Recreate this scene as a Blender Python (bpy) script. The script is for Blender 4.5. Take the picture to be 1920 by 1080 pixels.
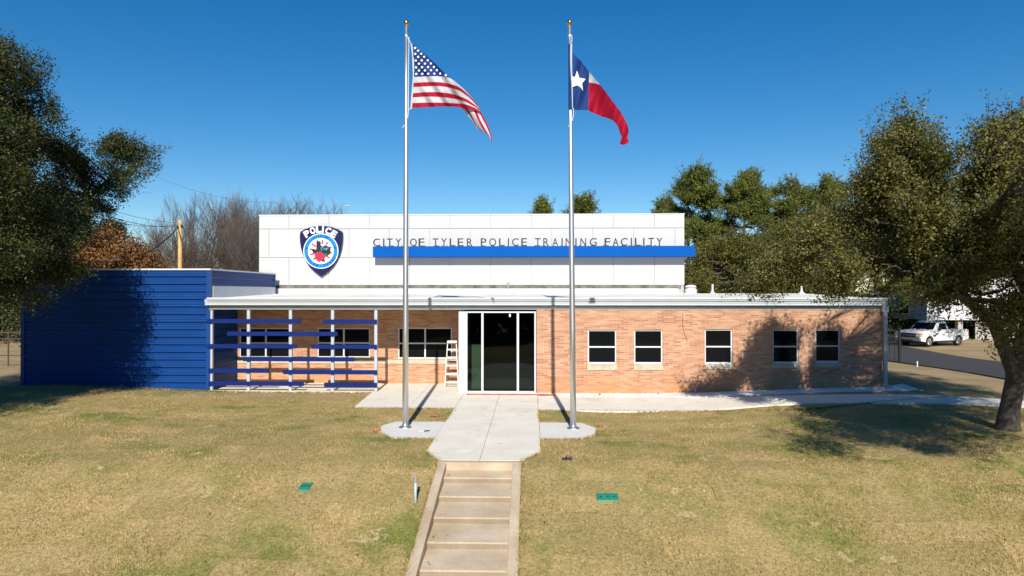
import bpy, math, random
import numpy as np
from mathutils import Vector, Matrix, noise
R = math.radians
random.seed(7); rng = np.random.default_rng(7)
for o in list(bpy.data.objects): bpy.data.objects.remove(o)
S = bpy.context.scene
COL = S.collection

# ------------------------------------------------------------------ camera, sky, sun, exposure
F = 1250.0; HC = 3.8
cd = bpy.data.cameras.new('camera'); cam = bpy.data.objects.new('camera', cd); COL.objects.link(cam)
cd.sensor_width = 36; cd.lens = 36*F/1920; cd.clip_end = 3000; cd.clip_start = 0.1
cam.location = (0, 0, HC); cam.rotation_euler = (R(90.37), 0, R(1.604))
S.camera = cam
S.render.resolution_x = 1024; S.render.resolution_y = 576
CM = cam.rotation_euler.to_matrix()

w = bpy.data.worlds.new('World'); S.world = w; w.use_nodes = True
nt = w.node_tree; bg = nt.nodes['Background']
sky = nt.nodes.new('ShaderNodeTexSky'); sky.sky_type = 'NISHITA'; sky.sun_disc = False
sky.sun_elevation = R(34); sky.sun_rotation = R(177.4)
sky.air_density = 1.0; sky.dust_density = 0.0; sky.ozone_density = 3.5; sky.altitude = 200
hs_ = nt.nodes.new('ShaderNodeHueSaturation'); hs_.inputs['Saturation'].default_value = 1.38; hs_.inputs['Hue'].default_value = 0.500   # clear polarised winter blue
nt.links.new(sky.outputs[0], hs_.inputs['Color']); nt.links.new(hs_.outputs[0], bg.inputs[0]); bg.inputs[1].default_value = 0.080
sl = bpy.data.lights.new('sun', 'SUN'); sun = bpy.data.objects.new('sun', sl); COL.objects.link(sun)
sl.energy = 4.4; sl.angle = R(0.5); sl.color = (1.0, 0.95, 0.87)
SUN = Vector((0.045, -1, 0.69)).normalized()
sun.rotation_euler = (-SUN).to_track_quat('-Z', 'Y').to_euler()
S.view_settings.view_transform = 'Standard'; S.view_settings.look = 'None'
S.view_settings.exposure = 0.42; S.view_settings.gamma = 1.0

# ------------------------------------------------------------------ measuring helpers
def ray(u, v):
    return CM @ Vector(((u-960)/F, -(v-540)/F, -1))
def at(u, v, Y):
    d = ray(u, v); t = Y/d.y
    return Vector((d.x*t, Y, HC+d.z*t))
def ss(t):
    t = np.clip(t, 0, 1); return t*t*(3-2*t)
def gz(x, y):
    z = 0.24*ss((-x-9.5)/10) + 0.28*ss((x-3.5)/10)*(1-1.3*ss((y-27)/15))
    t = 15-y
    b = np.where((t > 0) & (t < .6), 0.22*t**2/1.2, np.where(t >= .6, np.minimum(t, 10)*0.22-0.066, 0))
    return z-b
def gp(u, v, dz=0):
    d = ray(u, v); y = 8.0
    for _ in range(60):
        x = d.x/d.y*y; z = float(gz(x, y))
        t = (z-HC)/d.z; y2 = d.y*t
        y = 0.5*y+0.5*y2
    x = d.x/d.y*y
    return Vector((x, y, float(gz(x, y))+dz))

# ------------------------------------------------------------------ materials
def mat(name, col, rough=0.6, metal=0.0, spec=0.5, noise_s=None, noise_a=0.0, bump=0.0, bump_s=None, col2=None, detail=4):
    m = bpy.data.materials.new(name); m.use_nodes = True
    n = m.node_tree.nodes; l = m.node_tree.links; p = n['Principled BSDF']
    c = tuple(col)+(1,)
    p.inputs['Base Color'].default_value = c; p.inputs['Roughness'].default_value = rough
    p.inputs['Metallic'].default_value = metal; p.inputs['Specular IOR Level'].default_value = spec
    if noise_s or bump:
        g = n.new('ShaderNodeNewGeometry')
    if noise_s:
        t = n.new('ShaderNodeTexNoise'); t.inputs['Scale'].default_value = noise_s; t.inputs['Detail'].default_value = detail
        l.new(g.outputs['Position'], t.inputs['Vector'])
        r = n.new('ShaderNodeValToRGB')
        r.color_ramp.elements[0].position = 0.5-0.22; r.color_ramp.elements[1].position = 0.5+0.22
        c2 = col2 or [min(1, q*(1+noise_a)) for q in col]
        r.color_ramp.elements[0].color = tuple(q*(1-noise_a) for q in col)+(1,) if not col2 else c
        r.color_ramp.elements[1].color = tuple(c2)+(1,)
        l.new(t.outputs['Fac'], r.inputs['Fac']); l.new(r.outputs['Color'], p.inputs['Base Color'])
    if bump:
        t2 = n.new('ShaderNodeTexNoise'); t2.inputs['Scale'].default_value = bump_s or 40; t2.inputs['Detail'].default_value = 3
        l.new(g.outputs['Position'], t2.inputs['Vector'])
        b = n.new('ShaderNodeBump'); b.inputs['Strength'].default_value = bump; b.inputs['Distance'].default_value = 0.02
        l.new(t2.outputs['Fac'], b.inputs['Height']); l.new(b.outputs['Normal'], p.inputs['Normal'])
    return m

def N(m): return m.node_tree.nodes
def L(m): return m.node_tree.links
def mixc(m, a, b, fac, mode='MIX'):
    x = N(m).new('ShaderNodeMix'); x.data_type = 'RGBA'; x.blend_type = mode
    for sock, val in ((x.inputs[6], a), (x.inputs[7], b), (x.inputs[0], fac)):
        if isinstance(val, (int, float)): sock.default_value = val
        elif isinstance(val, tuple): sock.default_value = val if len(val) == 4 else val+(1,)
        else: L(m).new(val, sock)
    return x.outputs[2]
def noiseN(m, vec, scale, detail=4, rough=0.5):
    t = N(m).new('ShaderNodeTexNoise'); t.inputs['Scale'].default_value = scale
    t.inputs['Detail'].default_value = detail; t.inputs['Roughness'].default_value = rough
    L(m).new(vec, t.inputs['Vector']); return t.outputs['Fac']
def ramp(m, fac, p0, p1, c0=(0, 0, 0, 1), c1=(1, 1, 1, 1)):
    r = N(m).new('ShaderNodeValToRGB'); r.color_ramp.elements[0].position = p0; r.color_ramp.elements[1].position = p1
    r.color_ramp.elements[0].color = c0; r.color_ramp.elements[1].color = c1
    L(m).new(fac, r.inputs['Fac']); return r.outputs['Color']
def mapping(m, vec, scale=(1, 1, 1), rot=(0, 0, 0), loc=(0, 0, 0)):
    t = N(m).new('ShaderNodeMapping'); t.inputs['Scale'].default_value = scale; t.inputs['Rotation'].default_value = rot
    t.inputs['Location'].default_value = loc
    L(m).new(vec, t.inputs['Vector']); return t.outputs[0]

def lawn_colour(m, blade=False):
    """dry winter sod laid in strips: tan thatch with olive and green patches"""
    g = N(m).new('ShaderNodeNewGeometry'); P = g.outputs['Position']
    wob = N(m).new('ShaderNodeTexNoise'); wob.inputs['Scale'].default_value = 1.3; wob.inputs['Detail'].default_value = 5
    L(m).new(P, wob.inputs['Vector'])
    va = N(m).new('ShaderNodeVectorMath'); va.operation = 'MULTIPLY_ADD'
    L(m).new(wob.outputs['Color'], va.inputs[0]); va.inputs[1].default_value = (0.35, 0.35, 0); L(m).new(P, va.inputs[2])
    br = N(m).new('ShaderNodeTexBrick')
    br.inputs['Scale'].default_value = 1; br.inputs['Brick Width'].default_value = 1.9; br.inputs['Row Height'].default_value = 0.62
    br.inputs['Mortar Size'].default_value = 0.012; br.inputs['Mortar Smooth'].default_value = 0.8; br.offset = 0.37
    br.inputs['Color1'].default_value = (0, 0, 0, 1); br.inputs['Color2'].default_value = (1, 1, 1, 1); br.inputs['Mortar'].default_value = (0.5, 0.5, 0.5, 1)
    L(m).new(mapping(m, va.outputs[0], rot=(0, 0, R(3))), br.inputs['Vector'])
    big = noiseN(m, P, 0.33, 4, 0.6); mid = noiseN(m, mapping(m, P, loc=(5, 9, 0)), 1.6, 5, 0.65)
    fine = noiseN(m, P, 14, 4, 0.75); vfine = noiseN(m, P, 45, 3, 0.8)
    tan = (0.45, 0.33, 0.152); olive = (0.385, 0.293, 0.12); green = (0.195, 0.205, 0.052); pale = (0.58, 0.435, 0.255)
    c = mixc(m, tan, olive, ramp(m, mid, 0.40, 0.60))
    # greener strips of sod
    mm = N(m).new('ShaderNodeMath'); mm.operation = 'MULTIPLY'
    L(m).new(ramp(m, big, 0.46, 0.62), mm.inputs[0]); L(m).new(ramp(m, mixc(m, br.outputs['Color'], mid, 0.5), 0.40, 0.60), mm.inputs[1])
    c = mixc(m, c, green, mm.outputs[0])
    c = mixc(m, c, ramp(m, br.outputs['Color'], 0.0, 1.0, (0.84, 0.87, 0.84, 1), (1.12, 1.10, 1.12, 1)), 1.0, 'MULTIPLY')   # each roll of sod has its own tone
    m2 = N(m).new('ShaderNodeMath'); m2.operation = 'MULTIPLY'
    L(m).new(ramp(m, mid, 0.60, 0.42), m2.inputs[0]); L(m).new(ramp(m, mixc(m, br.outputs['Color'], big, 0.4), 0.62, 0.30), m2.inputs[1])
    m3 = N(m).new('ShaderNodeMath'); m3.operation = 'MULTIPLY'; L(m).new(m2.outputs[0], m3.inputs[0]); m3.inputs[1].default_value = 0.6
    c = mixc(m, c, pale, m3.outputs[0])
    # bare seams here and there
    seam = N(m).new('ShaderNodeMath'); seam.operation = 'MULTIPLY'
    L(m).new(br.outputs['Fac'], seam.inputs[0]); L(m).new(ramp(m, noiseN(m, mapping(m, P, loc=(31, 2, 0)), 0.9, 3), 0.5, 0.62), seam.inputs[1])
    c = mixc(m, c, (0.22, 0.155, 0.075), seam.outputs[0])
    c = mixc(m, c, ramp(m, fine, 0.25, 0.75, (0.42, 0.42, 0.40, 1), (1.5, 1.5, 1.5, 1)), 0.8, 'MULTIPLY')
    c = mixc(m, c, ramp(m, vfine, 0.3, 0.7, (0.4, 0.4, 0.36, 1), (1.6, 1.6, 1.6, 1)), 0.8, 'MULTIPLY')
    # bare earth away from the sod (sides and behind the building)
    sx = N(m).new('ShaderNodeSeparateXYZ'); L(m).new(P, sx.inputs[0])
    far = N(m).new('ShaderNodeMapRange'); far.inputs['From Min'].default_value = 22.8; far.inputs['From Max'].default_value = 25.5
    L(m).new(sx.outputs['Y'], far.inputs['Value'])
    dirt = mixc(m, (0.40, 0.285, 0.165), (0.30, 0.235, 0.12), ramp(m, noiseN(m, P, 0.5, 5, 0.6), 0.42, 0.6))
    dirt = mixc(m, dirt, ramp(m, fine, 0.25, 0.75, (0.7, 0.7, 0.7, 1), (1.25, 1.25, 1.25, 1)), 0.7, 'MULTIPLY')
    if not blade: c = mixc(m, c, dirt, far.outputs[0])
    return c, fine, vfine, seam.outputs[0]

def mk_lawn():
    m = bpy.data.materials.new('dry_sod'); m.use_nodes = True
    c, fine, vfine, seam = lawn_colour(m)
    p = N(m)['Principled BSDF']; L(m).new(c, p.inputs['Base Color']); p.inputs['Roughness'].default_value = 0.9
    p.inputs['Specular IOR Level'].default_value = 0.1
    b = N(m).new('ShaderNodeBump'); b.inputs['Strength'].default_value = 0.9; b.inputs['Distance'].default_value = 0.03
    L(m).new(mixc(m, fine, vfine, 0.4), b.inputs['Height']); L(m).new(b.outputs[0], p.inputs['Normal'])
    return m
def mk_blade():
    m = bpy.data.materials.new('grass_blade'); m.use_nodes = True
    c, fine, vfine, seam = lawn_colour(m, True)
    g = N(m).new('ShaderNodeNewGeometry')
    c = mixc(m, c, ramp(m, g.outputs['Random Per Island'], 0, 1, (0.6, 0.6, 0.56, 1), (1.36, 1.32, 1.3, 1)), 1.0, 'MULTIPLY')
    p = N(m)['Principled BSDF']; L(m).new(c, p.inputs['Base Color']); p.inputs['Roughness'].default_value = 0.8
    p.inputs['Specular IOR Level'].default_value = 0.15
    return m
def mk_brick():
    m = bpy.data.materials.new('roman_brick'); m.use_nodes = True
    g = N(m).new('ShaderNodeNewGeometry'); P = g.outputs['Position']
    sx = N(m).new('ShaderNodeSeparateXYZ'); L(m).new(P, sx.inputs[0])
    ad = N(m).new('ShaderNodeMath'); L(m).new(sx.outputs['X'], ad.inputs[0]); L(m).new(sx.outputs['Y'], ad.inputs[1])
    cb = N(m).new('ShaderNodeCombineXYZ'); L(m).new(ad.outputs[0], cb.inputs[0]); L(m).new(sx.outputs['Z'], cb.inputs[1])
    def brick(loc, c1, c2, mo):
        b = N(m).new('ShaderNodeTexBrick'); b.inputs['Scale'].default_value = 1
        b.inputs['Brick Width'].default_value = 0.30; b.inputs['Row Height'].default_value = 0.066
        b.inputs['Mortar Size'].default_value = 0.007; b.inputs['Mortar Smooth'].default_value = 0.3; b.inputs['Bias'].default_value = -0.05
        b.inputs['Color1'].default_value = c1; b.inputs['Color2'].default_value = c2; b.inputs['Mortar'].default_value = mo
        b.offset = 0.5
        L(m).new(cb.outputs[0], b.inputs['Vector']); return b
    b1 = brick(0, (0, 0, 0, 1), (1, 1, 1, 1), (0.5, 0.5, 0.5, 1))
    r = N(m).new('ShaderNodeValToRGB'); cr = r.color_ramp; cr.interpolation = 'LINEAR'
    cr.elements[0].color = (0.39, 0.17, 0.095, 1); cr.elements[1].color = (0.57, 0.365, 0.225, 1)
    for p_, c_ in ((0.2, (0.455, 0.222, 0.125)), (0.5, (0.505, 0.27, 0.15)), (0.8, (0.535, 0.315, 0.182))):
        e = cr.elements.new(p_); e.color = c_+(1,)
    L(m).new(b1.outputs['Color'], r.inputs['Fac']); c = r.outputs['Color']
    n1 = noiseN(m, cb.outputs[0], 0.8, 4, 0.5)
    c = mixc(m, c, ramp(m, n1, 0.35, 0.65, (0.92, 0.88, 0.86, 1), (1.06, 1.06, 1.08, 1)), 1.0, 'MULTIPLY')
    c = mixc(m, c, (0.60, 0.42, 0.30), ramp(m, b1.outputs['Fac'], 0.2, 0.8, (0, 0, 0, 1), (0.8, 0.8, 0.8, 1)))
    # orange staining of the lowest courses
    mr = N(m).new('ShaderNodeMapRange'); mr.inputs['From Min'].default_value = 0.85; mr.inputs['From Max'].default_value = 0.2
    L(m).new(sx.outputs['Z'], mr.inputs['Value'])
    ml = N(m).new('ShaderNodeMath'); ml.operation = 'MULTIPLY'; L(m).new(mr.outputs[0], ml.inputs[0])
    L(m).new(ramp(m, noiseN(m, P, 1.1, 4), 0.35, 0.65, (0.1, 0.1, 0.1, 1), (0.75, 0.75, 0.75, 1)), ml.inputs[1])
    c = mixc(m, c, (0.58, 0.26, 0.10), ml.outputs[0])
    c = mixc(m, c, ramp(m, noiseN(m, P, 30, 4), 0.3, 0.7, (0.86, 0.86, 0.86, 1), (1.12, 1.12, 1.12, 1)), 1.0, 'MULTIPLY')
    p = N(m)['Principled BSDF']; L(m).new(c, p.inputs['Base Color']); p.inputs['Roughness'].default_value = 0.85
    b = N(m).new('ShaderNodeBump'); b.inputs['Strength'].default_value = 0.5; b.inputs['Distance'].default_value = 0.006; b.invert = True
    L(m).new(b1.outputs['Fac'], b.inputs['Height']); L(m).new(b.outputs[0], p.inputs['Normal'])
    return m
def mk_concrete(name, c0, c1, joints=None, stain=0.5):
    m = bpy.data.materials.new(name); m.use_nodes = True
    g = N(m).new('ShaderNodeNewGeometry'); P = g.outputs['Position']
    c = mixc(m, c0, c1, ramp(m, noiseN(m, P, 1.1, 6, 0.62), 0.35, 0.68))
    c = mixc(m, c, ramp(m, noiseN(m, P, 22, 5, 0.7), 0.25, 0.75, (0.86, 0.86, 0.86, 1), (1.1, 1.1, 1.1, 1)), 1.0, 'MULTIPLY')
    c = mixc(m, c, ramp(m, noiseN(m, mapping(m, P, loc=(3, 8, 1)), 0.7, 6, 0.75), 0.56, 0.72, (1, 1, 1, 1), (0.75, 0.70, 0.62, 1)), stain, 'MULTIPLY')
    p = N(m)['Principled BSDF']; L(m).new(c, p.inputs['Base Color']); p.inputs['Roughness'].default_value = 0.85
    p.inputs['Specular IOR Level'].default_value = 0.25
    b = N(m).new('ShaderNodeBump'); b.inputs['Strength'].default_value = 0.3; b.inputs['Distance'].default_value = 0.01
    L(m).new(noiseN(m, P, 60, 3), b.inputs['Height']); L(m).new(b.outputs[0], p.inputs['Normal'])
    return m
def mk_leaf(name, a, b_, trans=0.3, rough=0.45, spec=0.5, hue=None):
    m = bpy.data.materials.new(name); m.use_nodes = True
    g = N(m).new('ShaderNodeNewGeometry')
    c = mixc(m, a, b_, g.outputs['Random Per Island'])
    c = mixc(m, c, ramp(m, noiseN(m, g.outputs['Position'], 0.9, 3), 0.35, 0.65, (0.75, 0.78, 0.8, 1), (1.2, 1.15, 0.95, 1)), 1.0, 'MULTIPLY')
    p = N(m)['Principled BSDF']; L(m).new(c, p.inputs['Base Color']); p.inputs['Roughness'].default_value = rough
    p.inputs['Specular IOR Level'].default_value = spec
    t = N(m).new('ShaderNodeBsdfTranslucent'); L(m).new(c, t.inputs['Color'])
    x = N(m).new('ShaderNodeMixShader'); x.inputs[0].default_value = trans
    L(m).new(p.outputs[0], x.inputs[1]); L(m).new(t.outputs[0], x.inputs[2])
    L(m).new(x.outputs[0], N(m)['Material Output'].inputs['Surface'])
    return m
def mk_glass():
    m = bpy.data.materials.new('tinted_glass'); m.use_nodes = True
    n = N(m); n.remove(n['Principled BSDF'])
    tr = n.new('ShaderNodeBsdfTransparent'); tr.inputs[0].default_value = (0.46, 0.53, 0.48, 1)
    gl = n.new('ShaderNodeBsdfGlossy'); gl.inputs['Roughness'].default_value = 0.02; gl.inputs['Color'].default_value = (0.8, 0.85, 0.9, 1)
    fr = n.new('ShaderNodeFresnel'); fr.inputs['IOR'].default_value = 1.38
    x = n.new('ShaderNodeMixShader'); L(m).new(fr.outputs[0], x.inputs[0]); L(m).new(tr.outputs[0], x.inputs[1]); L(m).new(gl.outputs[0], x.inputs[2])
    L(m).new(x.outputs[0], n['Material Output'].inputs['Surface']); return m
def mk_cloth(name, col):
    m = mat(name, col, 0.75, spec=0.2, bump=0.15, bump_s=90)
    p = N(m)['Principled BSDF']
    t = N(m).new('ShaderNodeBsdfTranslucent'); t.inputs[0].default_value = tuple(col)+(1,)
    x = N(m).new('ShaderNodeMixShader'); x.inputs[0].default_value = 0.25
    L(m).new(p.outputs[0], x.inputs[1]); L(m).new(t.outputs[0], x.inputs[2]); L(m).new(x.outputs[0], N(m)['Material Output'].inputs['Surface'])
    return m

M = dict(
    lawn=mk_lawn(), blade=mk_blade(), brick=mk_brick(),
    conc=mk_concrete('new_concrete', (0.75, 0.685, 0.565), (0.84, 0.78, 0.665), stain=0.8),
    conc_pad=mk_concrete('pad_concrete', (0.70, 0.665, 0.59), (0.76, 0.73, 0.66), stain=0.2),
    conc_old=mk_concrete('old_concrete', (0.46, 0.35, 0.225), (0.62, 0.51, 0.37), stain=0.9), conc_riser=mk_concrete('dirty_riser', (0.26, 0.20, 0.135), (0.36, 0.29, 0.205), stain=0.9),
    gravel=mat('white_gravel', (0.74, 0.73, 0.70), 0.9, noise_s=22, noise_a=0.35, bump=1.0, bump_s=30),
    stone=mat('white_stone', (0.80, 0.79, 0.77), 0.8),
    asphalt=mat('asphalt', (0.045, 0.044, 0.045), 0.85, noise_s=3, noise_a=0.25, bump=0.3, bump_s=70),
    blue=mat('blue_siding', (0.004, 0.050, 0.215), 0.5, spec=0.22, noise_s=1.2, noise_a=0.10),
    bluetrim=mat('blue_trim', (0.006, 0.052, 0.22), 0.4),
    navy=mat('navy_slat', (0.004, 0.020, 0.14), 0.5, spec=0.2),
    band=mat('bright_blue_band', (0.0, 0.088, 0.37), 0.6, spec=0.1, noise_s=0.8, noise_a=0.06),
    white=mat('white_panel', (0.545, 0.538, 0.52), 0.55, noise_s=0.6, noise_a=0.02),
    whitem=mat('white_metal', (0.66, 0.66, 0.65), 0.5),
    roofm=mat('white_roof_membrane', (0.68, 0.66, 0.62), 0.7, noise_s=0.9, noise_a=0.12, bump=0.2, bump_s=6),
    joint=mat('panel_joint', (0.40, 0.41, 0.41), 0.8),
    grey=mat('grey_painted_metal', (0.52, 0.56, 0.57), 0.5, noise_s=1.5, noise_a=0.05),
    greypost=mat('grey_post', (0.47, 0.50, 0.54), 0.5),
    gap=mat('mottled_dark_board', (0.16, 0.15, 0.125), 0.9, noise_s=2.5, noise_a=0.6),
    alu=mat('aluminium_frame', (0.66, 0.67, 0.68), 0.45, metal=0.0),
    lime=mat('limestone_sill', (0.50, 0.43, 0.32), 0.8, noise_s=5, noise_a=0.2),
    limew=mat('tan_sill_course', (0.58, 0.46, 0.33), 0.8, noise_s=3, noise_a=0.12),
    glass=mk_glass(),
    pane=mat('dark_pane', (0.006, 0.007, 0.008), 0.03, spec=0.13),
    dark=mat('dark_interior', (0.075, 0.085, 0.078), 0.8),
    floorin=mat('interior_floor', (0.22, 0.23, 0.21), 0.5, noise_s=2, noise_a=0.2),
    pale=mat('pale_partition', (0.55, 0.62, 0.55), 0.7),
    steel=mat('brushed_steel', (0.74, 0.73, 0.72), 0.46, metal=1.0),
    gold=mat('gold', (0.75, 0.45, 0.10), 0.22, metal=1.0),
    rope=mat('white_rope', (0.75, 0.75, 0.74), 0.8),
    fred=mk_cloth('flag_red', (0.42, 0.008, 0.035)), fwhite=mk_cloth('flag_white', (0.62, 0.62, 0.62)), fblue=mk_cloth('flag_blue', (0.018, 0.05, 0.20)),
    star=mat('star_white', (0.85, 0.85, 0.85), 0.7),
    bnavy=mat('badge_navy', (0.012, 0.012, 0.075), 0.3), bwhite=mat('badge_white', (0.82, 0.82, 0.84), 0.5),
    bblue=mat('badge_blue', (0.0, 0.22, 0.80), 0.4), bred=mat('badge_red', (0.62, 0.03, 0.08), 0.5), bredd=mat('badge_dark_red', (0.35, 0.01, 0.04), 0.5),
    bblack=mat('badge_black', (0.008, 0.008, 0.012), 0.5), bcyan=mat('badge_cyan', (0.10, 0.50, 0.75), 0.5), bgreen=mat('badge_green', (0.01, 0.16, 0.09), 0.5),
    letter=mat('letter_black', (0.018, 0.02, 0.025), 0.45),
    bark=mat('oak_bark', (0.075, 0.062, 0.050), 0.95, noise_s=5, noise_a=0.4, bump=1.0, bump_s=16),
    barkp=mat('pine_bark', (0.13, 0.095, 0.07), 0.95, noise_s=4, noise_a=0.3),
    twig=mat('bare_twig', (0.17, 0.14, 0.12), 0.95, noise_s=0.5, noise_a=0.35),
    twigb=mat('brown_twig', (0.115, 0.082, 0.06), 0.95, noise_s=0.5, noise_a=0.3),
    oak=mk_leaf('oak_leaf', (0.075, 0.082, 0.018), (0.225, 0.205, 0.06), 0.18, 0.5, 0.28),
    oakd=mk_leaf('shaded_oak_leaf', (0.025, 0.036, 0.010), (0.085, 0.092, 0.024), 0.14, 0.5, 0.25),  # oak leaf colour darkened to carry the shade of the left crown
    oakb=mk_leaf('olive_leaf', (0.065, 0.075, 0.016), (0.18, 0.165, 0.036), 0.22, 0.6, 0.2),
    pine=mk_leaf('pine_needle', (0.07, 0.10, 0.02), (0.21, 0.23, 0.045), 0.2, 0.7, 0.2),
    brown=mk_leaf('brown_leaf', (0.22, 0.095, 0.035), (0.40, 0.21, 0.09), 0.3, 0.7, 0.2),
    ceda=mk_leaf('cedar_leaf', (0.03, 0.05, 0.02), (0.06, 0.08, 0.03), 0.2, 0.7, 0.2),
    wood=mat('new_timber_pole', (0.58, 0.36, 0.13), 0.8, noise_s=3, noise_a=0.15),
    cable=mat('black_cable', (0.015, 0.015, 0.018), 0.6),
    iron=mat('black_iron', (0.012, 0.012, 0.014), 0.5), rust=mat('rusty_pipe', (0.10, 0.06, 0.045), 0.8),
    truck=mat('white_paint', (0.82, 0.82, 0.82), 0.25, spec=0.6), tyre=mat('tyre', (0.02, 0.02, 0.02), 0.85),
    rim=mat('alloy', (0.55, 0.55, 0.56), 0.35, metal=0.8), chrome=mat('bumper_grey', (0.35, 0.35, 0.37), 0.3, metal=0.7),
    plastic=mat('black_plastic', (0.02, 0.02, 0.022), 0.5), tail=mat('tail_red', (0.6, 0.02, 0.02), 0.25), lamp=mat('headlight_lens', (0.5, 0.5, 0.5), 0.15),
    amber=mat('amber_lens', (0.5, 0.13, 0.03), 0.3),
    green=mat('valve_green', (0.02, 0.23, 0.13), 0.5, noise_s=8, noise_a=0.2),
    pvc=mat('pale_blue_pipe', (0.42, 0.55, 0.62), 0.4), redst=mat('red_board', (0.45, 0.13, 0.09), 0.8, noise_s=4, noise_a=0.3),
    redfl=mat('red_scrap', (0.65, 0.08, 0.04), 0.7), house=mat('white_house_siding', (0.66, 0.66, 0.67), 0.6, noise_s=1, noise_a=0.03),
    ladder=mat('ladder_white', (0.80, 0.78, 0.74), 0.5), block=mat('concrete_block', (0.42, 0.40, 0.37), 0.9),
    shrub=mat('shrub', (0.12, 0.14, 0.06), 0.9), galv=mat('galvanised', (0.45, 0.47, 0.48), 0.4, metal=0.4),
)

# ------------------------------------------------------------------ mesh builder
WL = {}
class MB:
    def __init__(s): s.v = []; s.f = []; s.m = []
    def add(s, vs, fs, mi=0):
        b = len(s.v); s.v += [tuple(p) for p in vs]
        for f in fs: s.f.append([b+i for i in f]); s.m.append(mi)
        return s
    def box(s, x0, x1, y0, y1, z0, z1, mi=0):
        vs = [(x, y, z) for z in (z0, z1) for y in (y0, y1) for x in (x0, x1)]
        return s.add(vs, [(0, 2, 3, 1), (4, 5, 7, 6), (0, 1, 5, 4), (2, 6, 7, 3), (0, 4, 6, 2), (1, 3, 7, 5)], mi)
    def obox(s, c, ax, hs, mi=0):
        c = Vector(c); ax = [Vector(a).normalized() for a in ax]
        vs = [c+ax[0]*hs[0]*i+ax[1]*hs[1]*j+ax[2]*hs[2]*k for k in (-1, 1) for j in (-1, 1) for i in (-1, 1)]
        return s.add(vs, [(0, 2, 3, 1), (4, 5, 7, 6), (0, 1, 5, 4), (2, 6, 7, 3), (0, 4, 6, 2), (1, 3, 7, 5)], mi)
    def bar(s, a, b, wdt, h=None, mi=0):
        a = Vector(a); b = Vector(b); d = (b-a); u = d.normalized()
        up = Vector((0, 0, 1)) if abs(u.z) < 0.9 else Vector((0, 1, 0))
        x = u.cross(up).normalized(); z = x.cross(u)
        return s.obox((a+b)/2, (x, u, z), (wdt/2, d.length/2, (h or wdt)/2), mi)
    def tube(s, pts, rad, n=8, mi=0, cap=True):
        pts = [Vector(p) for p in pts]
        if not hasattr(rad, '__len__'): rad = [rad]*len(pts)
        b0 = len(s.v); prev = None
        for i, p in enumerate(pts):
            d = (pts[min(i+1, len(pts)-1)]-pts[max(i-1, 0)]).normalized()
            if prev is None:
                x = d.orthogonal().normalized()
            else:
                x = (prev-d*prev.dot(d)).normalized()
            prev = x; y = d.cross(x)
            for k in range(n):
                a = 2*math.pi*k/n; s.v.append(tuple(p+(x*math.cos(a)+y*math.sin(a))*rad[i]))
        for i in range(len(pts)-1):
            for k in range(n):
                s.f.append([b0+i*n+k, b0+i*n+(k+1) % n, b0+(i+1)*n+(k+1) % n, b0+(i+1)*n+k]); s.m.append(mi)
        if cap:
            s.f.append([b0+k for k in range(n)][::-1]); s.m.append(mi)
            e = b0+(len(pts)-1)*n; s.f.append([e+k for k in range(n)]); s.m.append(mi)
        return s
    def lathe(s, c, prof, n=16, mi=0):
        c = Vector(c); b0 = len(s.v)
        for r, z in prof:
            for k in range(n):
                a = 2*math.pi*k/n; s.v.append((c.x+r*math.cos(a), c.y+r*math.sin(a), c.z+z))
        for i in range(len(prof)-1):
            for k in range(n):
                s.f.append([b0+i*n+k, b0+i*n+(k+1) % n, b0+(i+1)*n+(k+1) % n, b0+(i+1)*n+k]); s.m.append(mi)
        s.f.append([b0+k for k in range(n)][::-1]); s.m.append(mi)
        e = b0+(len(prof)-1)*n; s.f.append([e+k for k in range(n)]); s.m.append(mi)
        return s
    def prism(s, poly, y0, y1, mi=0, axis='Y'):
        """poly of (x,z) extruded in Y (or (y,z) in X, or (x,y) in Z)"""
        n = len(poly)
        def P(p, t): return (p[0], t, p[1]) if axis == 'Y' else ((t, p[0], p[1]) if axis == 'X' else (p[0], p[1], t))
        vs = [P(p, y0) for p in poly]+[P(p, y1) for p in poly]
        fs = [list(range(n))[::-1], [n+i for i in range(n)]]+[[i, (i+1) % n, n+(i+1) % n, n+i] for i in range(n)]
        return s.add(vs, fs, mi)
    def quad(s, a, b, c, d, mi=0): return s.add([a, b, c, d], [(0, 1, 2, 3)], mi)
    def build(s, name, mats, parent=None, local=False, smooth=False, fix=True):
        me = bpy.data.meshes.new(name)
        off = Vector((0, 0, 0))
        if parent is not None and not local: off = WL.get(parent.as_pointer(), Vector((0, 0, 0)))
        vs = [(p[0]-off.x, p[1]-off.y, p[2]-off.z) for p in s.v]
        me.from_pydata(vs, [], s.f)
        if not isinstance(mats, (list, tuple)): mats = [mats]
        for q in mats: me.materials.append(q)
        me.polygons.foreach_set('material_index', s.m)
        if smooth: me.polygons.foreach_set('use_smooth', [True]*len(s.f))
        if fix:
            import bmesh
            bm = bmesh.new(); bm.from_mesh(me); bmesh.ops.recalc_face_normals(bm, faces=bm.faces); bm.to_mesh(me); bm.free()
        o = bpy.data.objects.new(name, me); COL.objects.link(o)
        if parent is not None: o.parent = parent; WL[o.as_pointer()] = off
        return o
def empty(name, loc, rz=0):
    o = bpy.data.objects.new(name, None); COL.objects.link(o); o.location = loc; o.rotation_euler = (0, 0, rz)
    o.empty_display_size = 0.3
    WL[o.as_pointer()] = Vector(loc); return o
def tag(o, label=None, cat=None, group=None, kind=None):
    if label: o['label'] = label
    if cat: o['category'] = cat
    if group: o['group'] = group
    if kind: o['kind'] = kind
    return o
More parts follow.
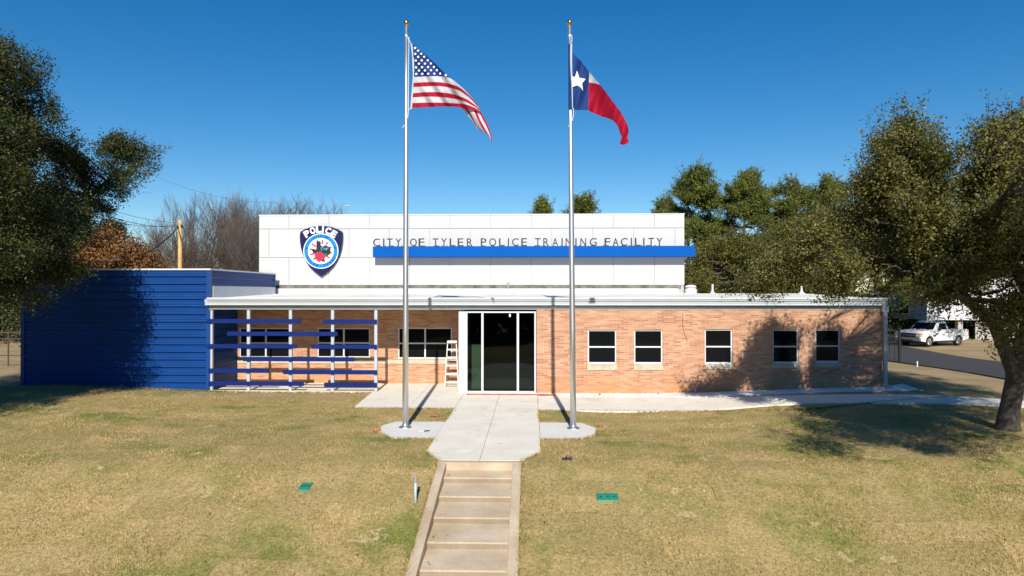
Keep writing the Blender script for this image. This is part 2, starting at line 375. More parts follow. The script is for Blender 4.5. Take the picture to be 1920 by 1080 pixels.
def bevel(o, wdt=0.01, seg=2):
    md = o.modifiers.new('bevel', 'BEVEL'); md.width = wdt; md.segments = seg; md.limit_method = 'ANGLE'; md.angle_limit = R(35)
    return o

# ------------------------------------------------------------------ ground
SX0, SX1 = -2.05, -0.21      # outer faces of the stair cheeks
def axis(pts):
    out = []
    for a, b, st in pts: out += list(np.arange(a, b, st))
    return out
def ground():
    xs = sorted(set([round(v, 3) for v in axis([(-600, -60, 60), (-60, -24, 4), (-24, 22, 0.5), (22, 60, 4), (60, 601, 60)])]+[SX0+0.08, SX0+0.09, SX1-0.09, SX1-0.08]))
    ys = sorted(set([round(v, 3) for v in axis([(-400, -20, 40), (-20, 4, 2), (4, 27, 0.35), (27, 60, 3), (60, 1300, 60)])]+[14.9, 14.91, 5.0]))
    X, Y = np.meshgrid(xs, ys); Z = gz(X, Y)
    ms = (X > SX0+0.085) & (X < SX1-0.085) & (Y < 14.905) & (Y > 4)
    Z = np.where(ms, Z-0.6, Z)
    Z = Z+np.where(ms, 0, 0.012*np.sin(X*1.7+Y*0.6)*np.sin(Y*1.3-X*0.4))*(np.abs(X) < 60)
    nx, ny = len(xs), len(ys)
    V = np.stack([X.ravel(), Y.ravel(), Z.ravel()], 1)
    i = np.arange(nx-1)[None, :]+nx*np.arange(ny-1)[:, None]
    Fc = np.stack([i, i+1, i+1+nx, i+nx], -1).reshape(-1, 4)
    me = bpy.data.meshes.new('ground'); me.from_pydata(V.tolist(), [], Fc.tolist()); me.materials.append(M['lawn'])
    me.polygons.foreach_set('use_smooth', [True]*len(Fc))
    o = bpy.data.objects.new('ground', me); COL.objects.link(o); o['kind'] = 'structure'; return o
ground()

def strip(name, A, B, m, dz=0.04, nx=40, ny=4, skirt=0.15):
    """sheet between two polylines A (near) and B (far) of (x,y), following the ground, with a skirt"""
    def rs(P, n):
        P = [Vector(p) for p in P]; d = [0]
        for i in range(len(P)-1): d.append(d[-1]+(P[i+1]-P[i]).length)
        out = []
        for k in range(n+1):
            t = d[-1]*k/n; i = 0
            while i < len(P)-2 and d[i+1] < t: i += 1
            f = (t-d[i])/max(1e-6, d[i+1]-d[i]); out.append(P[i].lerp(P[i+1], f))
        return out
    a = rs(A, nx); b = rs(B, nx); mb = MB()
    for i in range(nx+1):
        for j in range(ny+1):
            p = a[i].lerp(b[i], j/ny); mb.v.append((p.x, p.y, float(gz(p.x, p.y))+dz))
    W = ny+1
    for i in range(nx):
        for j in range(ny):
            mb.f.append([i*W+j, (i+1)*W+j, (i+1)*W+j+1, i*W+j+1]); mb.m.append(0)
    edge = [(i, 0) for i in range(nx)]+[(nx, j) for j in range(ny)]+[(i, ny) for i in range(nx, 0, -1)]+[(0, j) for j in range(ny, 0, -1)]
    ids = [i*W+j for i, j in edge]; b0 = len(mb.v)
    for k in ids: x, y, z = mb.v[k]; mb.v.append((x, y, z-skirt-dz))
    for k in range(len(ids)):
        k2 = (k+1) % len(ids); mb.f.append([ids[k], b0+k, b0+k2, ids[k2]]); mb.m.append(0)
    o = mb.build(name, m); o['kind'] = 'structure'; return o
def slab(name, poly, m, top=0.05, depth=0.2):
    o = MB().prism(poly, top-depth, top, axis='Z').build(name, m); o['kind'] = 'structure'; return o

WX0, WX1 = -2.47, 0.24
# main walk, cut by real control joints
wm = MB()
cx = -1.14
rows = [(24.75, 23.2), (23.2, 15.75)]
for (y1, y0) in rows:
    for (a, b) in ((WX0, cx), (cx, WX1)):
        wm.box(a+0.005, b-0.005, y0+0.006, y1-0.006, -0.15, 0.05)
wm.prism([(WX0+0.005, 15.744), (SX0, 14.9), (cx-0.005, 14.9), (cx-0.005, 15.744)], -0.15, 0.05, axis='Z')
wm.prism([(cx+0.005, 15.744), (cx+0.005, 14.9), (SX1, 14.9), (WX1-0.005, 15.744)], -0.15, 0.05, axis='Z')
tag(wm.build('walkway', M['conc']), kind='structure')
wl = MB()
for a, b, c, d in ((-5.78, -4.0, -6.15, -4.1), (-3.99, -2.48, -4.09, -2.48)):
    wl.prism([(a, 21.65), (b, 21.65), (d, 27.38), (c, 27.38)], -0.15, 0.045, axis='Z')
tag(wl.build('entrance_paving', M['conc']), kind='structure')
slab('porch_floor', [(-12.18, 24.95), (-5.95, 24.95), (-6.13, 27.38), (-12.18, 27.38)], M['conc'], 0.06, 0.3)
slab('flagpole_pad', [(-2.48, 17.15), (-2.48, 19.35), (-3.98, 19.35), (-4.22, 18.75), (-4.10, 17.9), (-3.65, 17.2)], M['conc_pad'], 0.035)
slab('flagpole_pad', [(0.25, 17.2), (1.35, 17.25), (1.72, 17.75), (1.83, 18.5), (1.52, 19.3), (0.25, 19.35)], M['conc_pad'], 0.035)
pu = lambda l: [gp(*p).to_2d() for p in l]
strip('sidewalk', pu([(1009, 770), (1130, 773), (1250, 773), (1330, 771), (1400, 765), (1460, 760.5), (1530, 758), (1620, 757.5), (1750, 758), (1870, 762), (1990, 768)]),
      pu([(1009, 746.5), (1130, 747), (1250, 748), (1330, 748), (1400, 746), (1460, 744), (1530, 742.5), (1620, 741.5), (1750, 743), (1870, 750), (1990, 758)]), M['conc'], 0.045, 60, 4)
strip('gravel_bed', [(0.25, 23.95), (8, 23.95), (13.5, 24.2), (14.0, 24.5)], [(0.25, 25.1), (8, 25.1), (13.1, 25.1), (14.2, 25.9)], M['gravel'], 0.03, 60, 3)
# loose white stones
def stones():
    n = 1500; mb = MB()
    for i in range(n):
        x = random.uniform(0.2, 14.0) if i > 120 else random.uniform(-2.3, 0.3)
        y = random.uniform(24.0, 24.95) if i > 120 else random.uniform(24.6, 24.9)
        s = random.uniform(0.012, 0.035); z = float(gz(x, y))+0.03+(0.02 if i <= 120 else 0)
        vs = [(x+s*random.uniform(.6, 1.2)*dx, y+s*random.uniform(.6, 1.2)*dy, z+s*dzz) for dx, dy, dzz in ((1, 0, .2), (0, 1, .2), (-1, 0, .2), (0, -1, .2), (0, 0, .9))]
        mb.add(vs, [(0, 1, 4), (1, 2, 4), (2, 3, 4), (3, 0, 4)])
    tag(mb.build('loose_stones', M['stone'], fix=False), 'loose white stones of the bed along the brick wall', 'stones', kind='stuff')
stones()
strip('driveway', [(21, -20), (19.6, 10), (19.1, 27), (19.6, 36), (19.5, 45), (19, 75)], [(29, -20), (27.2, 10), (25.3, 27), (25, 34.4), (26.6, 49), (28.5, 75)], M['asphalt'], 0.05, 90, 6)

# grass blades
def grass():
    n = 260000
    # denser near the camera
    y = 8.5+(25-8.5)*rng.random(n)**1.25; x = (rng.random(n)-0.5)*2*(y*0.80+2)
    k = ~((x > WX0) & (x < WX1) & (y > 14.9)) & ~((x > SX0) & (x < SX1) & (y < 15)) & ~((x > -5.9) & (x < -2) & (y > 21.6)) & (y < 24.9)
    k &= ~((x > 0.2) & (y > 21.3)) & ~((y > 17.1) & (y < 19.4) & (x > -4.3) & (x < 1.85))
    tri = ~((y < 15.8) & (y > 14.9) & (x > WX0-0.05+ (15.8-y)*0.45) & (x < WX1))
    k &= tri
    x = x[k]; y = y[k]; n = len(x); z = gz(x, y)
    h = 0.018+0.03*rng.random(n); wd = 0.006+0.006*rng.random(n); a = rng.random(n)*6.283
    lx = (rng.random(n)-.5)*0.06; ly = (rng.random(n)-.5)*0.06
    V = np.empty((n, 3, 3), np.float32)
    V[:, 0] = np.stack([x-wd*np.cos(a), y-wd*np.sin(a), z-0.01], 1); V[:, 1] = np.stack([x+wd*np.cos(a), y+wd*np.sin(a), z-0.01], 1)
    V[:, 2] = np.stack([x+lx, y+ly, z+h], 1)
    segs = [((WX0, 15.74), (WX0, 17.1)), ((WX0, 19.4), (WX0, 21.6)), ((WX0, 15.74), (SX0, 14.9)), ((WX1, 15.74), (SX1, 14.9)), ((WX1, 15.74), (WX1, 17.2)), ((WX1, 19.35), (WX1, 21.4)), ((-5.82, 21.62), (WX0, 21.62)), ((-5.82, 21.6), (-6.0, 24.9)),
            ((-12.2, 24.93), (-6, 24.93)), ((SX0, 14.9), (SX0, 7)), ((SX1, 14.9), (SX1, 7)), ((-2.48, 17.13), (-3.65, 17.18)), ((-3.65, 17.18), (-4.1, 17.9)), ((-4.1, 17.9), (-4.24, 18.75)), ((-4.24, 18.75), (-3.98, 19.37)), ((-2.48, 19.37), (-3.98, 19.37)),
            ((.25, 17.18), (1.35, 17.22)), ((1.35, 17.22), (1.74, 17.75)), ((1.74, 17.75), (1.85, 18.5)), ((1.85, 18.5), (1.52, 19.32)), ((1.52, 19.32), (.25, 19.37)), ((-19, 24.95), (-12.2, 24.95)), ((.25, 21.35), (9, 21.1)), ((9, 21.1), (15, 22.9))]
    ex, ey = [], []
    for p, q in segs:
        ln = math.hypot(q[0]-p[0], q[1]-p[1]); t = rng.random(int(ln*330)); off = rng.normal(size=len(t))*.022*(1+np.sin(t*ln*5.3+p[0]*9))
        ex.append(p[0]+(q[0]-p[0])*t+(q[1]-p[1])/ln*off); ey.append(p[1]+(q[1]-p[1])*t-(q[0]-p[0])/ln*off)
    ex = np.concatenate(ex); ey = np.concatenate(ey); n2 = len(ex); ez = gz(ex, ey); h = .04+.05*rng.random(n2); wd = .008+.006*rng.random(n2); a = rng.random(n2)*6.283
    E = np.empty((n2, 3, 3), np.float32); E[:, 0] = np.stack([ex-wd*np.cos(a), ey-wd*np.sin(a), ez-.01], 1); E[:, 1] = np.stack([ex+wd*np.cos(a), ey+wd*np.sin(a), ez-.01], 1)
    E[:, 2] = np.stack([ex+rng.normal(size=n2)*.03, ey+rng.normal(size=n2)*.03, ez+h], 1); V = np.concatenate([V, E])
    tag(rawmesh('grass', V.reshape(-1, 3), 3, M['blade']), 'short dry winter grass covering the lawn', 'grass', kind='stuff')
def rawmesh(name, V, k, m, parent=None):
    """V: (n*k,3) loose polygons of k corners"""
    if parent is not None: V = V-np.array(WL[parent.as_pointer()], dtype=np.float32)[None]
    n = len(V)//k; me = bpy.data.meshes.new(name)
    me.vertices.add(n*k); me.vertices.foreach_set('co', np.ascontiguousarray(V, dtype=np.float32).ravel())
    me.loops.add(n*k); me.loops.foreach_set('vertex_index', np.arange(n*k, dtype=np.int32))
    me.polygons.add(n); me.polygons.foreach_set('loop_start', np.arange(0, n*k, k, dtype=np.int32))
    me.update(calc_edges=True); me.materials.append(m)
    o = bpy.data.objects.new(name, me); COL.objects.link(o)
    if parent is not None: o.parent = parent; WL[o.as_pointer()] = WL[parent.as_pointer()]
    return o
grass()

# ------------------------------------------------------------------ stairs down the bank
st = empty('concrete_stairs', (-1.13, 14.9, 0)); tag(st, 'old tan concrete stairs with side kerbs descending the lawn from the walkway', 'stairs')
ys_ = [14.9, 14.3, 13.55, 12.78, 11.97, 11.18, 10.4, 9.6, 8.8, 8.0, 7.2, 6.4]
zs_ = [0.0, -0.175, -0.345, -0.515, -0.685, -0.86, -1.03, -1.2, -1.375, -1.55, -1.72, -1.9]
MB().box(SX0, SX1, 14.72, 14.895, -0.5, 0.042).build('top_step', M['conc_old'], st)
prev = 14.72
for i in range(1, len(ys_)):
    a_, b_ = SX0+0.187, SX1-0.187; zb2 = zs_[i]+0.05; mb = MB()
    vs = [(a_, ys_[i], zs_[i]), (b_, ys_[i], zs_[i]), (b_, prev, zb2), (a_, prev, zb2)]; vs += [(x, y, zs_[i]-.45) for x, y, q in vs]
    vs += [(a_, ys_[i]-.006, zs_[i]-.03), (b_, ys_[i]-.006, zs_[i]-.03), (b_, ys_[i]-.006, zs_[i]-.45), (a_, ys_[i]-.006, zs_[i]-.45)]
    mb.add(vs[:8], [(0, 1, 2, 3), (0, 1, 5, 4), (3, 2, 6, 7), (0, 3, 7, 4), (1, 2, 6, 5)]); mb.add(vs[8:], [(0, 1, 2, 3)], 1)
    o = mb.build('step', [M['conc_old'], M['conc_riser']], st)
    prev = ys_[i]
for (a, b) in ((SX0, SX0+0.185), (SX1-0.185, SX1)):
    pts = [(14.715, 0.03), (14.715, -0.7), (6, -2.9), (6, -1.90)]
    prof = [(14.715, 0.036), (14.0, -0.10), (6.3, -1.82), (6.3, -2.9), (14.715, -0.9)]
    o = MB().prism(prof, a, b, axis='X').build('side_kerb', M['conc_old'], st); bevel(o, 0.012, 2)

# ------------------------------------------------------------------ the main building
YF, YR, YW = 25.0, 27.4, 32.0
XL, XR = -12.18, float(at(1654, 650, YF).x)
XS = float(at(860, 650, YF).x); XG0 = float(at(874, 650, YF).x); XG1 = float(at(1005, 650, YF).x)
ZB = float(at(1200, 580.5, YF).z)         # top of brick
ZG = float(at(940, 584, YF).z)
bld = empty('training_building', (0, 30, 0)); tag(bld, 'single storey orange brick building with flat white roof and tall white upper wall', 'building')
RW = [(1102, 1156, 618.5, 683, 694), (1189, 1242.5, 618.5, 683, 694), (1321.5, 1373.4, 617.5, 683, 692), (1449, 1497.6, 618, 682, 690), (1529, 1575.7, 617.5, 680.5, 688)]
LW = [(448, 547, 615, 671.5), (594.4, 693.6, 615, 671.5), (746, 847.5, 614.5, 673.5)]
def wallholes(x0, x1, z0, z1, y0, y1, holes):
    """brick wall as boxes around window openings (x0,x1,z0,z1)"""
    mb = MB(); x = x0
    for hx0, hx1, hz0, hz1 in sorted(holes):
        mb.box(x, hx0, y0, y1, z0, z1); mb.box(hx0, hx1, y0, y1, z0, hz0); mb.box(hx0, hx1, y0, y1, hz1, z1); x = hx1
    mb.box(x, x1, y0, y1, z0, z1); return mb
def hole(w, Y):
    a = at(w[0], w[3], Y); b = at(w[1], w[2], Y); return (a.x, b.x, a.z, b.z)
RH = [hole(w_, YF) for w_ in RW]; LH = [hole(w_, YR) for w_ in LW]
mb = wallholes(XG1+0.02, XR, -0.4, ZB, YF, YF+0.28, RH)
mb.box(XR-0.28, XR, YF+0.28, 46, -0.4, ZB)
mb.build('front_wall', M['brick'], bld, fix=False)
SZ = at(780, 674.5, YR).z; SZ0 = at(780, 682, YR).z
mbp = wallholes(XL, XS+0.1, -0.4, 3.5, YR, YR+0.28, LH); mbp.build('porch_wall', M['brick'], bld, fix=False)
MB().box(XL, XS+0.05, YR-0.03, YR-0.002, SZ0, SZ-0.005).build('sill_course', M['limew'], bld)
# windows
def window(hx0, hx1, hz0, hz1, Y, cols, sill=None):
    t = 0.05; f = MB(); y0, y1 = Y+0.05, Y+0.11
    f.box(hx0+.003, hx0+t, y0, y1, hz0+.003, hz1-.003); f.box(hx1-t, hx1-.003, y0, y1, hz0+.003, hz1-.003)
    f.box(hx0+t, hx1-t, y0, y1, hz1-t, hz1-.003); f.box(hx0+t, hx1-t, y0-0.03, y1, hz0+.003, hz0+t*1.5)
    zm = (hz0+hz1)/2; f.box(hx0+t, hx1-t, y0+0.004, y1-0.004, zm-0.027, zm+0.027)
    for c in range(1, cols):
        xm = hx0+(hx1-hx0)*c/cols; f.box(xm-0.03, xm+0.03, y0+0.002, y1-0.002, hz0+t*1.5, hz1-t)
    wo = f.build('window', M['alu'], bld)
    MB().box(hx0+t*.5, hx1-t*.5, y0+0.03, y0+0.04, hz0+t, hz1-t*.5).build('pane', M['pane'], wo)
    if sill is not None:
        o = MB().box(hx0-0.02, hx1+0.02, Y-0.035, Y+0.05, sill, hz0-0.002).build('sill', M['lime'], wo)
for w_, h in zip(RW, RH): window(*h, YF, 1, at(w_[0], w_[4], YF).z)
for h in LH: window(*h, YR, 2)
# brick infill behind the sills is the wall itself; storefront
cm = MB().box(XS, XG0-0.003, YF-0.02, YF+0.25, 0.0, ZG); cm.build('entrance_column', M['grey'], bld)
MB().box(XS, XS+0.2, YF+0.253, YR+0.3, 0, ZG+0.3).build('vestibule_wall', M['grey'], bld)
xm1 = at(904.5, 650, YF).x; xm2 = at(971, 650, YF).x; zb = at(940, 736, YF).z
fr = MB()
fr.box(XG0, XG1, YF, YF+0.12, ZG-0.05, ZG-0.001); fr.box(XG0, XG1, YF, YF+0.12, zb-0.06, zb+0.05)
for a, b in ((XG0, XG0+0.045), (xm1-0.04, xm1+0.04), (xm2-0.04, xm2+0.04), (XG1-0.06, XG1)): fr.box(a, b, YF+0.003, YF+0.117, zb+0.05, ZG-0.05)
sf = fr.build('storefront', M['alu'], bld)
for a, b in ((XG0+.045, xm1-.04), (xm1+.04, xm2-.04), (xm2+.04, XG1-.06)):
    MB().box(a, b, YF+0.05, YF+0.06, zb+0.05, ZG-0.05).build('glass_pane', M['glass'], sf, fix=True)
MB().box(xm1+1.0, xm1+1.06, YF+0.03, YF+0.049, ZG-0.2, ZG-0.09).build('notice', M['bwhite'], sf)
# interior seen through the glass
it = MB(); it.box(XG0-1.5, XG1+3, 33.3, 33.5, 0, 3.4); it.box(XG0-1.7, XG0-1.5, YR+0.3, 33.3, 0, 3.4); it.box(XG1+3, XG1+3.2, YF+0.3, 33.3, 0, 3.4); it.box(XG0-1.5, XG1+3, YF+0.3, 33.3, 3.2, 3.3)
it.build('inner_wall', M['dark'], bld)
MB().box(XG0-1.5, XG1+3, YF+0.13, 33.3, -0.1, 0.03).build('inner_floor', M['floorin'], bld)
MB().box(XG0+0.12, XG0+0.52, 26.0, 26.3, 0.03, 1.75).build('inner_partition', M['pale'], bld)
# fascia, gutter and beam (along the whole front)
FL = at(385, 570, YF-0.2).x; FR = at(1663, 570, YF-0.2).x
z = lambda v, Y=YF-0.25: at(1100, v, Y).z
bm_ = MB().box(FL+0.05, FR-0.1, YF-0.03, YF+0.3, ZB+0.004, z(574.5, YF-0.03)); bm_.build('soffit_beam', M['grey'], bld)
MB().box(FL+0.05, FR-0.05, YF-0.05, YF+0.3, z(574.5, YF-0.03)+0.001, z(572, YF-0.03)).build('gap_shade_strip', M['gap'], bld)  # solid strip, coloured dark for the shade between gutter and beam
gy = YF-0.25; pr = [(gy+0.13, z(572.5)), (gy+0.02, z(572.5)), (gy+0.02, z(569)), (gy, z(567)), (gy, z(564.5)), (gy-0.02, z(563.5)), (gy-0.02, z(561.5)), (gy+0.05, z(561.2)), (gy+0.28, z(561.2)), (gy+0.28, z(572.5))]
MB().prism(pr, FL, FR, axis='X').build('gutter', M['grey'], bld)
# porch ceiling and roof
MB().box(XL, XS+0.15, YF+0.302, YR-0.002, ZB+0.02, ZB+0.06).build('porch_ceiling', M['whitem'], bld)
zr0 = z(561.0); zr1 = at(900, 551, YW).z
rf = MB()
rx0, rx1 = XL+0.02, FR
def roofz(y): return zr0+0.012+(zr1-zr0)*min(1, (y-gy)/(YW-gy))
ysr = [gy+0.0, 26, 28, 30, 32, 46]
for i in range(len(ysr)-1):
    a, b = ysr[i], ysr[i+1]
    rf.add([(rx0, a, roofz(a)), (rx1, a, roofz(a)), (rx1, b, roofz(b)), (rx0, b, roofz(b)), (rx0, a, roofz(a)-0.1), (rx1, a, roofz(a)-0.1), (rx1, b, roofz(b)-0.1), (rx0, b, roofz(b)-0.1)],
           [(0, 1, 2, 3), (7, 6, 5, 4), (1, 5, 6, 2), (0, 3, 7, 4)]+([(0, 4, 5, 1)] if i == 0 else []))
roof = rf.build('roof', M['roofm'], bld)
MB().bar((rx0, gy-0.005, roofz(gy)+0.02), (rx1, gy-0.005, roofz(gy)+0.02), 0.09, 0.05).build('roof_edge', M['whitem'], roof)
rs_ = MB()   # membrane seams and wrinkles
for i in range(7):
    y_ = 26+i*1.0; rs_.box(rx0, rx1, y_, y_+0.06, roofz(y_)+0.002, roofz(y_)+0.009)
rs_.build('roof_seam', M['roofm'], roof)
# side gutter end and downspout at the right corner
MB().box(FR-0.14, FR+0.0, YF-0.24, 46, z(570), z(561.6)-0.003).build('side_fascia', M['grey'], bld)
ds = MB(); dx = at(1659, 650, YF-0.08).x
ds.box(dx-0.07, dx+0.06, YF-0.16, YF-0.05, float(gz(dx, YF))+0.12, z(573)); ds.obox((dx+0.05, YF-0.2, float(gz(dx, YF))+0.09), ((1, -0.6, -0.2), (0.6, 1, 0), (0, 0, 1)), (0.17, 0.05, 0.045))
ds.box(dx-0.13, dx+0.09, YF-0.19, YF-0.045, z(585), z(573)-0.002)
ds.build('downspout', M['galv'], bld)
# upper wall with panel cladding
ux0 = at(486, 450, YW).x; ux1 = at(1283, 450, YW).x
zt = at(900, 403.3, YW).z; zj1 = at(900, 428.3, YW).z; zj2 = at(900, 482.3, YW).z; zlo = at(900, 534.5, YW).z
MB().box(ux0+0.02, ux1-0.02, YW+0.04, 40, zr1-0.3, zt-0.02).build('upper_wall', M['joint'], bld)
pc = MB(); g_ = 0.011; pw = float(at(767.9, 450, YW).x-at(692.3, 450, YW).x); x1st = at(692.3, 450, YW).x; x2nd = at(730, 450, YW).x
for (za, zb_, xo) in ((zj1, zt, x1st), (zj2, zj1, x2nd), (zlo, zj2, x1st)):
    xs = [ux0]+[xo+pw*k for k in range(-6, 12) if ux0+0.15 < xo+pw*k < ux1-0.15]+[ux1]
    for a, b in zip(xs[:-1], xs[1:]):
        pc.box(a+(g_ if a > ux0 else 0), b-(g_ if b < ux1 else 0), YW, YW+0.04, za+g_, zb_-(g_ if zb_ < zt else 0))
pc.build('panel_cladding', M['white'], bld)
MB().box(ux0-0.02, ux1+0.02, YW-0.02, 40.02, zt, zt+0.05).build('coping', M['whitem'], bld)
MB().box(ux1-0.018, ux1-0.002, YW+0.041, 40, zlo, zt-0.001).build('side_cladding', M['white'], bld)
zf1 = at(900, 541, YW).z
MB().box(ux0+0.02, ux1-0.15, YW+0.01, YW+0.039, zf1, zlo).build('mottled_strip', M['gap'], bld)  # mottled brown-grey strip filling the gap below the cladding
MB().box(ux0, ux1-0.3, YW-0.1, YW+0.005, zr1-0.02, zf1).build('base_flashing', M['whitem'], bld)
# roof fittings
def vent(u, vb, Y, h, r, flange=0.16, name='vent_pipe', m=M['whitem']):
    p = at(u, vb, Y); zz = roofz(Y)
    MB().lathe((p.x, Y, zz), [(flange, 0), (flange*.5, 0.08), (r*1.25, 0.14), (r*1.1, 0.2), (r, 0.22), (r, h), (r*.7, h+0.005)], 12).build(name, m, bld, smooth=False)
    return Vector((p.x, Y, zz+h))
q = vent(953, 549, 29.5, 0.28, 0.06, 0.22)
MB().lathe(q, [(0.03, 0), (0.03, 0.1), (0.06, 0.14), (0.075, 0.2), (0.06, 0.26), (0.03, 0.3), (0.01, 0.31)], 12).build('vent_head', M['galv'], bld)
vent(1336, 549, 31, 0.46, 0.045, 0.17); vent(1503, 551, 31, 0.36, 0.045, 0.2); vent(1277, 548, 33, 0.3, 0.05, .1)
p = at(1295, 548, 33)
MB().lathe((p.x, 33, roofz(32)), [(0.3, 0), (0.3, 0.22), (0.24, 0.24), (0.24, 0.3), (0.3, 0.32), (0.22, 0.40), (0.1, 0.43)], 16).build('roof_fan', M['whitem'], bld)
# white parapet top of the building returning to the back
# hanging cable and tap on the brick
cb_ = []
for k in range(9):
    t = k/8; p = at(1280.5+8.5*t**2-2*math.sin(t*3.1), 588+52*t, YF-0.012); cb_.append(p)
tag(MB().tube(cb_, 0.007, 5).build('loose_cable', M['rust']), 'thin loose cable curving down the sunlit brick between second and third windows', 'cable')
p = at(1304, 737, YF-0.25)
tp = MB().tube([(p.x, YF-.25, float(gz(p.x, 24.7))), (p.x, YF-.25, at(1304, 728, YF-.25).z)], 0.018, 8).tube([(p.x-.05, YF-.25, at(1304, 728.5, YF-.25).z), (p.x+.05, YF-.25, at(1304, 728.5, YF-.25).z)], 0.014, 8)
tag(tp.build('clean_out_pipe', M['pvc']), 'short pale standpipe in the gravel at the foot of the brick wall', 'pipe')
p1 = at(875, 746, 24.4); p2 = at(1040, 744.5, 24.4)
zz_ = 0.07
tag(MB().box(p1.x, p2.x, 24.3, 24.45, 0.052, 0.085).build('edging_board', M['redst']), 'long thin red board lying across the walkway in front of the glass entrance', 'board')

# ------------------------------------------------------------------ facility name sign
def glyph(ch, off=0.0):
    cu = bpy.data.curves.new('t', 'FONT'); cu.body = ch; cu.size = 1.0; cu.offset = off; cu.extrude = 0.0; cu.resolution_u = 3
    ob = bpy.data.objects.new('t', cu); COL.objects.link(ob)
    dg = bpy.context.evaluated_depsgraph_get(); me = bpy.data.meshes.new_from_object(ob.evaluated_get(dg))
    vs = [(v.co.x, v.co.y) for v in me.vertices]; fs = [list(pp.vertices) for pp in me.polygons]
    es = {}
    for pp in me.polygons:
        for e in pp.edge_keys: es[e] = es.get(e, 0)+1
    bd = []
    for pp in me.polygons:
        vv = list(pp.vertices)
        for i in range(len(vv)):
            a, b = vv[i], vv[(i+1) % len(vv)]
            if es[(min(a, b), max(a, b))] == 1: bd.append((a, b))
    bpy.data.objects.remove(ob); bpy.data.meshes.remove(me); bpy.data.curves.remove(cu)
    return vs, fs, bd
GC = {}
def put_glyph(mb, ch, c, wdt, h, rot, y0, th, off=0.0, mi=0):
    """glyph centred at c=(x,z), scaled to wdt x h, rotated in the wall plane, front face at y0"""
    if (ch, off) not in GC: GC[(ch, off)] = glyph(ch, off)
    vs, fs, bd = GC[(ch, off)]
    xs = [v[0] for v in vs]; zs = [v[1] for v in vs]; cx_, cz_ = (min(xs)+max(xs))/2, (min(zs)+max(zs))/2
    sc = h/(max(zs)-min(zs)); scx = sc if wdt is None else wdt/(max(xs)-min(xs)) if ch != 'I' else sc
    ca, sa = math.cos(rot), math.sin(rot); out = []
    for v in vs:
        X = (v[0]-cx_)*scx; Z = (v[1]-cz_)*sc; out.append((c[0]+X*ca-Z*sa, c[1]+X*sa+Z*ca))
    n = len(out); V = [(p[0], y0, p[1]) for p in out]+[(p[0], y0+th, p[1]) for p in out]
    Fc = [f for f in fs]+[[n+i for i in f][::-1] for f in fs]+[[a, n+a, n+b, b] for a, b in bd]
    mb.add(V, Fc, mi)
YB = 31.45
bx0 = at(699, 470, YB).x; bx1 = at(1303.5, 470, YB).x; bz1 = at(1000, 461.3, YB).z; bz0 = at(1000, 481.3, YB).z
sg = empty('facility_name_sign', ((bx0+bx1)/2, YW, bz0)); tag(sg, 'bright blue projecting band with thin black letters reading City of Tyler Police Training Facility', 'sign')
o = MB().box(bx0, bx1, YB, YW-0.004, bz0, bz1).build('blue_band', M['band'], sg)
LT = [('C', 77), ('I', 118), ('T', 152), ('Y', 200), ('O', 285), ('F', 330), ('T', 410), ('Y', 457), ('L', 505), ('E', 550), ('R', 602), ('P', 680), ('O', 731), ('L', 783), ('I', 820), ('C', 859), ('E', 908),
      ('T', 985), ('R', 1032), ('A', 1083), ('I', 1122), ('N', 1158), ('I', 1200), ('N', 1241), ('G', 1297), ('F', 1377), ('A', 1423), ('C', 1471), ('I', 1512), ('L', 1548), ('I', 1582), ('T', 1623), ('Y', 1670)]
YLt = YB+0.06; lh = at(1000, 446.7, YLt).z-bz1
for ch, zx in LT:
    c = at(680+zx/3, 455, YLt).x; mb = MB()
    put_glyph(mb, ch, (c, bz1+lh/2+0.004), {'O': .33, 'C': .32, 'G': .33}.get(ch, .27), lh, 0, YLt, 0.05, 0.004)
    mb.build('letter', M['letter'], sg)

# ------------------------------------------------------------------ police badge
bs = float(at(640, 470, YW).x-at(560, 470, YW).x)/80/7.714
bc = at(540+495/7.714, 400+548/7.714, YW)
bdg = empty('police_badge_sign', (bc.x, YW, bc.z-1.2)); tag(bdg, 'navy shield shaped police badge with blue ring and red rose on the white wall', 'sign')
def bp(x, y): return (bc.x+(x-495)*bs, bc.z-(y-548)*bs)
half = [(495, 187), (560, 190), (650, 206), (730, 235), (785, 265), (800, 285), (805, 340), (802, 410), (788, 500), (762, 590), (722, 680), (665, 765), (590, 840), (495, 912)]
outl = [bp(*p) for p in half]+[bp(990-x, y) for x, y in half[-2:0:-1]]
YS = YW-0.16
bo = MB().prism(outl, YS, YW-0.002).build('shield', M['bnavy'], bdg); bevel(bo, 0.012, 2)
def ring(r0, r1, y0, th, m, name, par, n=64):
    mb = MB(); c = bp(492, 548)
    for k in range(n):
        a, b = 2*math.pi*k/n, 2*math.pi*(k+1)/n
        P = [(c[0]+r*bs*math.cos(t), c[1]+r*bs*math.sin(t)) for r, t in ((r1, a), (r1, b), (r0, b), (r0, a))]
        if r0 == 0: P = P[:3]
        k0 = len(P); mb.add([(p[0], y0, p[1]) for p in P], [list(range(k0))])
        if r0 >= 0: mb.add([(P[0][0], y0, P[0][1]), (P[1][0], y0, P[1][1]), (P[1][0], y0+th, P[1][1]), (P[0][0], y0+th, P[0][1])], [(0, 1, 2, 3)])
    return mb.build(name, m, par)
ring(0, 252, YS-0.02, 0.02, M['bwhite'], 'white_disc', bdg); ring(186, 240, YS-0.026, 0.006, M['bblue'], 'blue_ring', bdg)
pm = MB()
